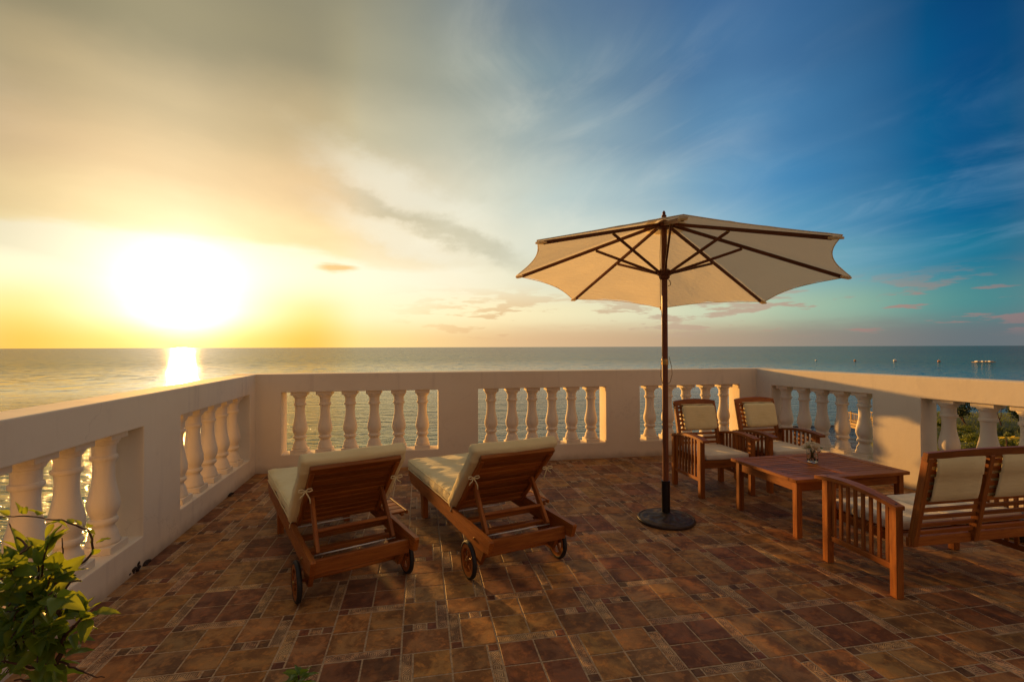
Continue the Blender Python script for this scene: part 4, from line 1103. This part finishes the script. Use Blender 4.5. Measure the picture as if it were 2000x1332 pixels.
# hems: a doubled edge, one per panel
for k in range(8):
    A_, B_ = TIP[k], TIP[(k+1) % 8]; pts = []
    mid_ = (A_+B_)/2
    for j in range(15):
        s_ = j/14; q = sin(pi*s_)
        p = A_.lerp(B_, s_)-Vector((mid_.x, mid_.y, 0))*0.066*q; p.z += 0.004-0.016*q*0.7+0.030*q
        pts.append(p)
    tube('hem', pts, 0.0035, M['canopy'], can, 6)
# vent cap over the top
bm = bmesh.new(); rows = []
for k in range(8):
    A_ = TIP[k]; B_ = TIP[(k+1) % 8]
    for s_ in (0, 0.5):
        e_ = A_.lerp(B_, s_); c_r = []
        for f_, up_ in ((0.012, 0.024), (0.07, 0.020), (0.15, 0.020)):
            p = TOPR.lerp(e_, f_); p.z += up_-(0.010*f_/0.15 if s_ else 0)
            c_r.append(bm.verts.new(p))
        rows.append(c_r)
for a, b_ in zip(rows, rows[1:]+rows[:1]):
    for m_ in range(2): bm.faces.new((a[m_], b_[m_], b_[m_+1], a[m_+1]))
bm.faces.new([r_[0] for r_ in rows])
vc = done(bm, 'vent_cap', M['canopy'], um, smooth=True)
# cord running up the pole and hanging in loops
cs_ = RT*1.0
def cp(a, b_, z): return Vector((RT.x*a-FW.x*b_, RT.y*a-FW.y*b_, z))
tube('cord', [cp(-0.032, 0.02, 2.30), cp(-0.040, 0.02, 2.1), cp(-0.038, 0.02, 1.95), cp(-0.040, 0.02, 1.8), cp(-0.034, 0.02, 1.70), cp(-0.026, 0.02, 1.60), cp(-0.0245, 0.012, 1.40), cp(-0.0245, 0.008, 1.30)], 0.0022, M['cord'], um, 6)
tube('cord', [cp(-0.024, 0.02, 1.305), cp(-0.036, 0.02, 1.24), cp(-0.042, 0.02, 1.15), cp(-0.028, 0.028, 1.085), cp(0.0, 0.032, 1.075), cp(0.034, 0.024, 1.10), cp(0.050, 0.02, 1.16), cp(0.046, 0.02, 1.22), cp(0.026, 0.02, 1.30)], 0.0024, M['cord'], um, 6)
tube('pulley_hook', [cp(0.02, 0.03, 1.86), cp(0.036, 0.03, 1.865), cp(0.040, 0.03, 1.88), cp(0.034, 0.03, 1.90), cp(0.024, 0.03, 1.91)], 0.003, M['blackmetal'], um, 6)

# low black chest beyond the sofa
bx = thing('storage_chest', 'low black box on the floor beyond the sofa at the right edge', 'chest', (4.34, 2.60, 0), radians(-2))
box('body', (0, 0, 0.092), (0.50, 0.44, 0.125), M['blackmetal'], bx, 0.008)
box('lid', (0, 0, 0.168), (0.52, 0.46, 0.022), M['blackmetal'], bx, 0.006)
for sx in (-1, 1):
    for sy in (-1, 1): box('foot', (sx*0.21, sy*0.18, 0.0145), (0.045, 0.045, 0.029), M['blackmetal'], bx)
for sy in (-1, 1): tube('handle', [(sx_*0.06, sy*(0.221+o_), 0.12) for sx_, o_ in ((-1, 0), (-1, 0.02), (1, 0.02), (1, 0))], 0.004, M['blackmetal'], bx, 6)

# ============================================================ things out on the sea
def sea_at(u, v): return at_z(u, v, SEA)
for i, (u, v, lab) in enumerate(((1594, 704.5, 'leftmost of the four round mooring buoys, above the right wall near its corner'), (1670, 705, 'second of the four round mooring buoys on the sea counted from the parasol'),
        (1748, 705.5, 'third of the four round mooring buoys, the largest looking one'), (1834, 706.5, 'rightmost of the four mooring buoys, nearest the long raft'))):
    p = sea_at(u, v)
    b_ = thing('mooring_buoy', lab, 'buoy', p, R.uniform(0, 3), 'mooring buoys in a row offshore')
    s_ = (0.52, 0.55, 0.78, 0.62)[i]
    lathe('float', [(0.25*s_, -0.4), (0.75*s_, -0.15), (0.98*s_, 0.25), (0.93*s_, 0.65*s_), (0.55*s_, 1.05*s_), (0.18*s_, 1.22*s_)], M['orange'] if i % 2 else M['white'], b_, 14)
    lathe('top_ring', [(0.10*s_, 1.20*s_), (0.12*s_, 1.45*s_), (0.05*s_, 1.55*s_)], M['white'], b_, 8)
p = sea_at(1921, 709)
rf = thing('floating_raft', 'long low raft carrying white boxes, floating far out near the right edge', 'raft', p, -YAW+radians(3))
box('deck', (0, 0, 0.35), (8.8, 2.0, 0.30), M['pierwood'], rf, 0.05)
for x, w_ in ((-2.6, 2.0), (-0.4, 1.4), (1.0, 0.7), (3.1, 1.9)): box('box', (x, 0, 0.72), (w_*0.8, 1.3, 0.42), M['white'], rf, 0.05)
# dark breakwater lying low in the water
p0, p1 = sea_at(1500, 833.5), sea_at(1735, 832)
bw = thing('breakwater', 'long low line of dark stones lying in the water behind the right balusters', 'breakwater', (p0+p1)/2)
bm = bmesh.new()
for k in range(90):
    q_ = p0.lerp(p1, k/89)-(p0+p1)/2
    r_ = bmesh.ops.create_icosphere(bm, subdivisions=1, radius=R.uniform(0.16, 0.30))
    off_ = Vector((R.uniform(-.1, .1), R.uniform(-.3, .3), -0.05))
    for w_ in r_['verts']: w_.co.z *= 0.5; w_.co.x *= 1.5; w_.co += q_+off_
st = done(bm, 'stone', M['stone'], bw); st['kind'] = 'stuff'

# wooden pier
pa, pb = at(1664, 820, 41.0), at(1782, 845, 34.0)
pa.z = pb.z = -4.95
pr = thing('wooden_pier', 'yellowish wooden pier with a slatted railing standing in the sea behind the right balustrade', 'pier', pa, math.atan2((pb-pa).y, (pb-pa).x))
Lp = (pb-pa).length
box('deck', (Lp/2, 0, 0), (Lp, 2.0, 0.20), M['pierwood'], pr, 0.02)
for y in (-1.0, 1.0):
    box('beam', (Lp/2, y*1.02, -0.22), (Lp, 0.10, 0.20), M['pierwood'], pr, 0.01)
    for z in (0.86, 0.25): box('railing_rail', (Lp/2, y*0.95, z), (Lp, 0.07, 0.08), M['pierwood'], pr, 0.01)
    k = 0
    while k*1.5 < Lp:
        box('railing_post', (0.04+k*1.5, y*0.95, 0.5), (0.10, 0.10, 0.98), M['pierwood'], pr, 0.01); k += 1
    k = 0
    while k*0.22+0.1 < min(Lp, 9.0):
        box('baluster', (0.12+k*0.22, y*0.95, 0.555), (0.045, 0.035, 0.55), M['pierwood'], pr, 0.003); k += 1
k = 0
while k*2.6 < Lp:
    for y in (-0.8, 0.8): tube('pile', [(0.5+k*2.6, y, -2.8), (0.5+k*2.6, y, -0.1)], 0.13, M['bark'], pr, 10)
    k += 1

# ============================================================ shore with scrub
def shore_h(x, y):
    p = Vector((x, y, 0)); d = p.dot(Vector((FW.x, FW.y, 0))); lat = p.dot(Vector((RT.x, RT.y, 0)))
    # the land lies right of a line that runs outward
    edge = 0.72*d-2.0+1.4*mn.noise(Vector((x*0.09, y*0.09, 2)))+0.5*mn.noise(Vector((x*0.4, y*0.4, 5)))
    k = max(0, min(1, (lat-edge)/5.0)); far_ = max(0, min(1, (56-d)/9)); 
    return SEA-1.0+(1.9+0.5*mn.noise(Vector((x*0.15, y*0.15, 0)))+0.12*mn.noise(Vector((x*1.3, y*1.3, 3))))*k*k*(3-2*k)*far_
bm = bmesh.new(); g_ = []
for i in range(71):
    row = []
    for j in range(71):
        d = 9+i*0.72; lat = 3+j*0.95
        x = FW.x*d+RT.x*lat; y = FW.y*d+RT.y*lat
        row.append(bm.verts.new((x, y, shore_h(x, y))))
    g_.append(row)
for i in range(70):
    for j in range(70): bm.faces.new((g_[i][j], g_[i+1][j], g_[i+1][j+1], g_[i][j+1]))
tag(done(bm, 'shore', M['shore'], smooth=True), kind='structure')
def foliage(name, m_, parent, blobs, n, size, seed, mx=None, flat=1.0):
    """many leaf-sized faces spread through uneven lobes"""
    q = random.Random(seed); bm = bmesh.new()
    for k in range(n):
        c, r_ = q.choice(blobs)
        d = Vector((q.gauss(0, 1), q.gauss(0, 1), q.gauss(0, 1)))
        if d.length < 1e-3: continue
        d.normalize()
        rr = r_*(q.random()**0.45)*(0.75+0.5*mn.noise(d*2.2+Vector((seed, 0, 0))))
        p = Vector(c)+Vector((d.x*rr, d.y*rr, d.z*rr*flat))
        a = (d+Vector((q.gauss(0, .6), q.gauss(0, .6), q.gauss(0.2, .6)))).normalized()
        b_ = a.cross(Vector((q.gauss(0, 1), q.gauss(0, 1), q.gauss(0, 1)))).normalized()
        c2 = a.cross(b_); s_ = size*q.uniform(0.6, 1.4)
        bm.faces.new([bm.verts.new(p+b_*s_), bm.verts.new(p+c2*s_*0.45), bm.verts.new(p-b_*s_), bm.verts.new(p-c2*s_*0.45)])
    me = bpy.data.meshes.new(name); bm.to_mesh(me); bm.free()
    o = link(name, me, m_, parent, mx)
    return o
def branches(name, parent, seed, hgt, spread, n, r0, depth=2, m_=None):
    q = random.Random(seed); bm = bmesh.new(); tips = []
    def grow(p, d, L_, r_, lev):
        pts = [p]; cur = p; dd = d
        for i in range(4):
            dd = (dd+Vector((q.gauss(0, .18), q.gauss(0, .18), q.gauss(0.05, .12)))).normalized()
            cur = cur+dd*L_/4; pts.append(cur)
        bm_tube(bm, pts, [r_*(1-0.16*i) for i in range(5)], 6)
        if lev == 0: tips.append(cur); return
        for k in range(n):
            a = q.uniform(0, 2*pi)
            grow(pts[q.choice((2, 3, 4))], (dd*0.6+Vector((cos(a)*spread, sin(a)*spread, q.uniform(0, .5)))).normalized(), L_*q.uniform(0.5, 0.75), r_*0.5, lev-1)
    grow(Vector((0, 0, -0.2)), Vector((q.gauss(0, .1), q.gauss(0, .1), 1)).normalized(), hgt*0.5, r0, depth)
    done(bm, name, m_ or M['bark'], parent, smooth=True)
    return tips
def on_shore(u, v, D):
    p = at(u, v, D); z = shore_h(p.x, p.y)
    return Vector((p.x, p.y, max(z, SEA-0.1)))
# trees
p = on_shore(1890, 846, 40)
tr = thing('shore_tree', 'dark bushy tree between the first two balusters of the right opening, sea behind it', 'tree', p)
tips = branches('trunk', tr, 3, 2.3, 0.7, 3, 0.10)
foliage('crown', M['darkleaf'], tr, [(t_, 0.55) for t_ in tips]+[((0.1, 0, 1.55), 0.75), ((-0.5, 0, 1.9), 0.5), ((0.5, 0.1, 2.0), 0.55)], 2600, 0.085, 5)
p = on_shore(1957, 842, 40)
tr = thing('shore_tree', 'sparse tree with bare branches seen above the scrub near the right edge', 'tree', p)
tips = branches('trunk', tr, 8, 2.6, 0.9, 3, 0.07, 3)
foliage('crown', M['darkleaf'], tr, [(t_, 0.22) for t_ in tips], 420, 0.07, 6)
p = on_shore(1996, 838, 38)
tr = thing('shore_tree', 'dark tree at the far right edge beyond the balustrade', 'tree', p)
tips = branches('trunk', tr, 21, 2.5, 0.7, 3, 0.09)
foliage('crown', M['darkleaf'], tr, [(t_, 0.6) for t_ in tips]+[((0, 0, 1.4), 0.8)], 2200, 0.085, 9)
# shrubs
SH = [(1838, 832, 36, 1.0, 'scrub', 'tall green shrub hard against the edge of the right opening'),
      (1842, 860, 27, 0.9, 'scrub', 'green shrub low behind the first baluster of the right opening'),
      (1887, 838, 33, 0.9, 'scrub', 'olive shrub at the foot of the dark bushy tree'),
      (1872, 850, 28, 0.6, 'scrub', 'yellow-green shrub below the dark tree, left one'),
      (1900, 851, 27, 0.7, 'scrub', 'yellow-green shrub below the dark tree, right one'),
      (1888, 868, 22, 0.7, 'scrub', 'dark green shrub just above the back of the sofa'),
      (1930, 850, 28, 0.8, 'scrub', 'green shrub hidden mostly by the second baluster of the right opening'),
      (1965, 842, 34, 0.9, 'darkleaf', 'brown twiggy shrub below the sparse bare tree'),
      (1970, 851, 29, 0.75, 'scrub', 'bright green shrub above the yellow-lit leaves'),
      (1962, 866, 23, 0.7, 'darkleaf', 'dark shrub under the yellow-lit leaves above the sofa back'),
      (2000, 858, 26, 0.9, 'scrub', 'green shrub at the right edge beyond the third baluster'),
      (1672, 884, 22, 0.55, 'darkleaf', 'dark green shrub low between the last two balusters near the roses'),
      (1706, 878, 22, 0.65, 'darkleaf', 'dark green shrub behind the white wall pier'),
      (1760, 862, 30, 0.9, 'scrub', 'green shrub wholly behind the white wall pier')]
for i, (u, v, D, r_, m_, lab) in enumerate(SH):
    p = on_shore(u, v, D)
    want = EYE.z-(v-677)/F_PX*D                      # height of its top as seen
    hgt = max(0.5, min(2.4, want-p.z+0.25))
    s_ = thing('shrub', lab, 'shrub', p, 0, 'shrubs on the shore')
    branches('stem', s_, 40+i, hgt*0.9, 0.8, 3, 0.035, 1)
    q = random.Random(i)
    blobs = [((q.uniform(-r_, r_)*0.6, q.uniform(-r_, r_)*0.6, hgt*q.uniform(0.25, 0.85)), r_*q.uniform(0.35, 0.6)) for _ in range(7)]
    foliage('foliage', M[m_], s_, blobs, 1500, 0.055, 70+i, flat=0.75)
ya = on_shore(1966, 860, 24)
yp = thing('yellow_lit_plant', 'plant with long arching leaves tinted yellow as if sunlit among the shrubs near the right edge', 'plant', (ya.x, ya.y, ya.z))
hz = (EYE.z-(853-677)/F_PX*24)-ya.z
for k in range(9):
    a = k*0.75
    link('leaf', LEAF[k % 3] if False else LEAF[2].copy(), None, yp, leaf_mx((0, 0, hz-0.15), (cos(a), sin(a), 0.25), 0.55, 0.2*k, 0.6))
for o in yp.children:
    o.data.materials.clear(); o.data.materials.append(M['yellowlitleaf'])
tube('stem', [(0, 0, -0.1), (0.02, 0, hz*0.5), (0, 0, hz-0.15)], [0.05, 0.04, 0.03], M['bark'], yp, 8)
# ground cover
q = random.Random(5); bm = bmesh.new()
for k in range(16000):
    d = q.uniform(14, 52); lat = q.uniform(0.70*d-1.0, 1.25*d+3)
    x = FW.x*d+RT.x*lat; y = FW.y*d+RT.y*lat; z = shore_h(x, y)
    if z < SEA+0.05 or q.random() < 0.3+0.7*mn.noise(Vector((x*.3, y*.3, 9))): continue
    a = q.uniform(0, 2*pi); l_ = q.uniform(0.10, 0.32); w_ = 0.03
    b0 = Vector((x, y, z-0.02)); b1 = b0+Vector((cos(a)*l_*0.6, sin(a)*l_*0.6, l_)); sd_ = Vector((-sin(a), cos(a), 0))*w_
    bm.faces.new([bm.verts.new(b0-sd_), bm.verts.new(b0+sd_), bm.verts.new(b1+sd_*0.3), bm.verts.new(b1-sd_*0.3)])
gc = done(bm, 'ground_cover', M['scrub']); tag(gc, 'low grassy ground cover spread over the shore', 'ground cover', kind='stuff')

# ============================================================ leafy bush in the foreground
bq = at(95, 1330, 1.02); root = Vector((bq.x, bq.y, 0))
bush = thing('leafy_bush', 'leafy green bush with reddish twigs in the lower left corner in front of the wall', 'plant', root)
def zc(x, y, D): return at(x/3.2333, 920+y/3.2333, D)-root
BR = [([(300, 1340, 1.02), (345, 1240, 1.02), (395, 1120, 1.01), (400, 1040, 1.0), (375, 950, 0.99), (380, 890, 0.98)], 0.0062),
      ([(380, 890, 0.98), (320, 840, 0.99), (240, 800, 1.0), (150, 765, 1.0), (60, 700, 1.02), (-30, 650, 1.03)], 0.0058),
      ([(400, 1040, 1.0), (440, 1000, 0.98), (500, 950, 0.96), (560, 905, 0.95)], 0.0035),
      ([(240, 800, 1.0), (330, 720, 1.02), (450, 628, 1.04), (530, 575, 1.05), (585, 500, 1.06), (588, 430, 1.06), (555, 375, 1.06), (480, 345, 1.06), (380, 315, 1.07), (260, 293, 1.08), (120, 285, 1.08), (-30, 295, 1.09)], 0.0030),
      ([(270, 850, 1.0), (200, 900, 1.02), (110, 935, 1.03), (-20, 968, 1.04)], 0.0030),
      ([(395, 1110, 1.01), (280, 1090, 1.0), (120, 1078, 0.99), (-20, 1074, 0.99)], 0.0032),
      ([(150, 765, 1.0), (120, 690, 0.98), (100, 600, 0.96), (130, 520, 0.95), (200, 470, 0.94)], 0.0030),
      ([(120, 690, 0.98), (40, 600, 0.96), (-20, 560, 0.95)], 0.0028),
      ([(330, 720, 1.02), (385, 600, 1.04), (390, 500, 1.05), (392, 420, 1.05)], 0.0022),
      ([(100, 600, 0.96), (160, 470, 1.0), (90, 400, 1.02), (60, 330, 1.03)], 0.0026),
      ([(320, 840, 0.99), (400, 760, 0.97), (470, 700, 0.96), (510, 690, 0.95)], 0.0026),
      ([(345, 1240, 1.02), (230, 1230, 0.98), (120, 1220, 0.95), (10, 1200, 0.93)], 0.0032),
      ([(330, 1280, 1.02), (220, 1300, 0.97), (90, 1320, 0.94)], 0.003),
      ([(360, 1200, 1.02), (470, 1240, 1.0), (580, 1290, 0.98), (660, 1300, 0.97)], 0.0022)]
base_pts = [(0.05, 0.03, 0.27), (0.03, 0.0, 0.42), (-0.01, 0.0, 0.56)]
fst = zc(300, 1340, 1.02)
tube('stem', base_pts+[fst], [0.013, 0.012, 0.009, 0.0065], M['bark'], bush, 10)
def wiggle(pts, a=0.006):
    out_ = []
    for i in range(len(pts)-1):
        for k in range(4):
            p = pts[i].lerp(pts[i+1], k/4)
            out_.append(p+Vector((mn.noise(p*40), mn.noise(p*40+Vector((9, 0, 0))), mn.noise(p*40+Vector((0, 9, 0)))))*a)
    return out_+[pts[-1]]
q = random.Random(11)
leaves = 0
for bi, (pp, r_) in enumerate(BR):
    pts = wiggle([zc(*p) for p in pp])
    n_ = len(pts)
    tube('branch', pts, [r_*(1-0.6*i/n_) for i in range(n_)], M['bark'], bush, 8)
    small = bi in (3, 8)
    step_ = 1
    for i in range(2 if not small else 8, n_, step_):
        for rep in range(q.choice((0, 1, 1)) if small else q.choice((1, 2, 2))):
            if leaves > 150: break
            a = q.uniform(0, 2*pi)
            tang = (pts[min(i+1, n_-1)]-pts[i-1]).normalized()
            out_ = RT*cos(a)*1.0+Vector((0, 0, 1))*sin(a)*0.8+FW*q.uniform(-0.7, 0.5)
            d = (tang*0.35+out_+Vector((0.25, 0, 0.18))).normalized()
            sz = q.uniform(0.020, 0.032) if small else q.uniform(0.034, 0.056)
            p = pts[i]+d*0.008
            link('leaf', q.choice(LEAF), None, bush, leaf_mx(p, d, sz, q.gauss(0, 0.7))); leaves += 1
# full leafy middle: twigs going out from the trunk
cen_ = zc(170, 820, 1.0)
for k in range(42):
    tx_, ty_ = q.uniform(-20, 360), q.uniform(430, 1330)
    if tx_ > 330 and ty_ < 600: continue
    end = zc(tx_, ty_, q.uniform(0.90, 1.10))
    st_ = zc(max(0, min(390, 0.5*tx_+120)), 0.5*ty_+400, 1.0)
    pts = wiggle([st_, st_.lerp(end, 0.5)+Vector((0, 0, 0.012)), end], 0.004)
    tube('twig', pts, [0.0020*(1-0.5*i/len(pts)) for i in range(len(pts))], M['bark'], bush, 6)
    for i in (3, 5, 7, 8, 8):
        if leaves > 345: break
        d = ((end-st_).normalized()*0.6+Vector((q.gauss(.25, .6), q.gauss(0, .6), q.gauss(.15, .5)))).normalized()
        link('leaf', q.choice(LEAF), None, bush, leaf_mx(pts[i], d, q.uniform(0.036, 0.060), q.gauss(0, 0.6))); leaves += 1
pot = thing('plant_pot', 'terracotta pot that the large leafy bush in the corner grows from', 'pot', (root.x+0.05, root.y+0.03, 0))
lathe('body', [(0.11, 0.0), (0.118, 0.01), (0.155, 0.235), (0.172, 0.24), (0.174, 0.285), (0.160, 0.288), (0.150, 0.262)], M['terracotta'], pot, 32)
lathe('soil', [(0.15, 0.245), (0.148, 0.268), (0.05, 0.275)], M['soil'], pot, 20)
# small plant at the bottom edge
sp = at(585, 1345, 1.12); root2 = Vector((sp.x, sp.y, 0))
pl = thing('young_plant', 'small plant with a rosette of pointed green leaves at the bottom edge of the picture', 'plant', root2)
top_ = at(583, 1318, 1.12)-root2
tube('stem', [(0.0, 0.0, 0.20), (0.01, 0.0, 0.38), top_-Vector((0, 0, 0.02)), top_], [0.006, 0.005, 0.003, 0.002], M['bark'], pl, 8)
for k in range(16):
    a = k*2.4; lv = k//6
    d = (RT*cos(a)+Vector((FW.x, FW.y, 0))*sin(a)+Vector((0, 0, 0.25+0.18*lv))).normalized()
    link('leaf', LEAF[k % 3], None, pl, leaf_mx(top_+d*0.004-Vector((0, 0, 0.020-0.010*lv)), d, q.uniform(0.034, 0.050)*(1-0.15*lv), q.gauss(0, .4)))
pot2 = thing('plant_pot', 'terracotta pot of the small rosette plant at the bottom edge', 'pot', (root2.x, root2.y, 0))
lathe('body', [(0.08, 0.0), (0.085, 0.01), (0.115, 0.17), (0.128, 0.175), (0.130, 0.215), (0.118, 0.217), (0.110, 0.20)], M['terracotta'], pot2, 32)
lathe('soil', [(0.11, 0.185), (0.108, 0.203), (0.03, 0.208)], M['soil'], pot2, 20)
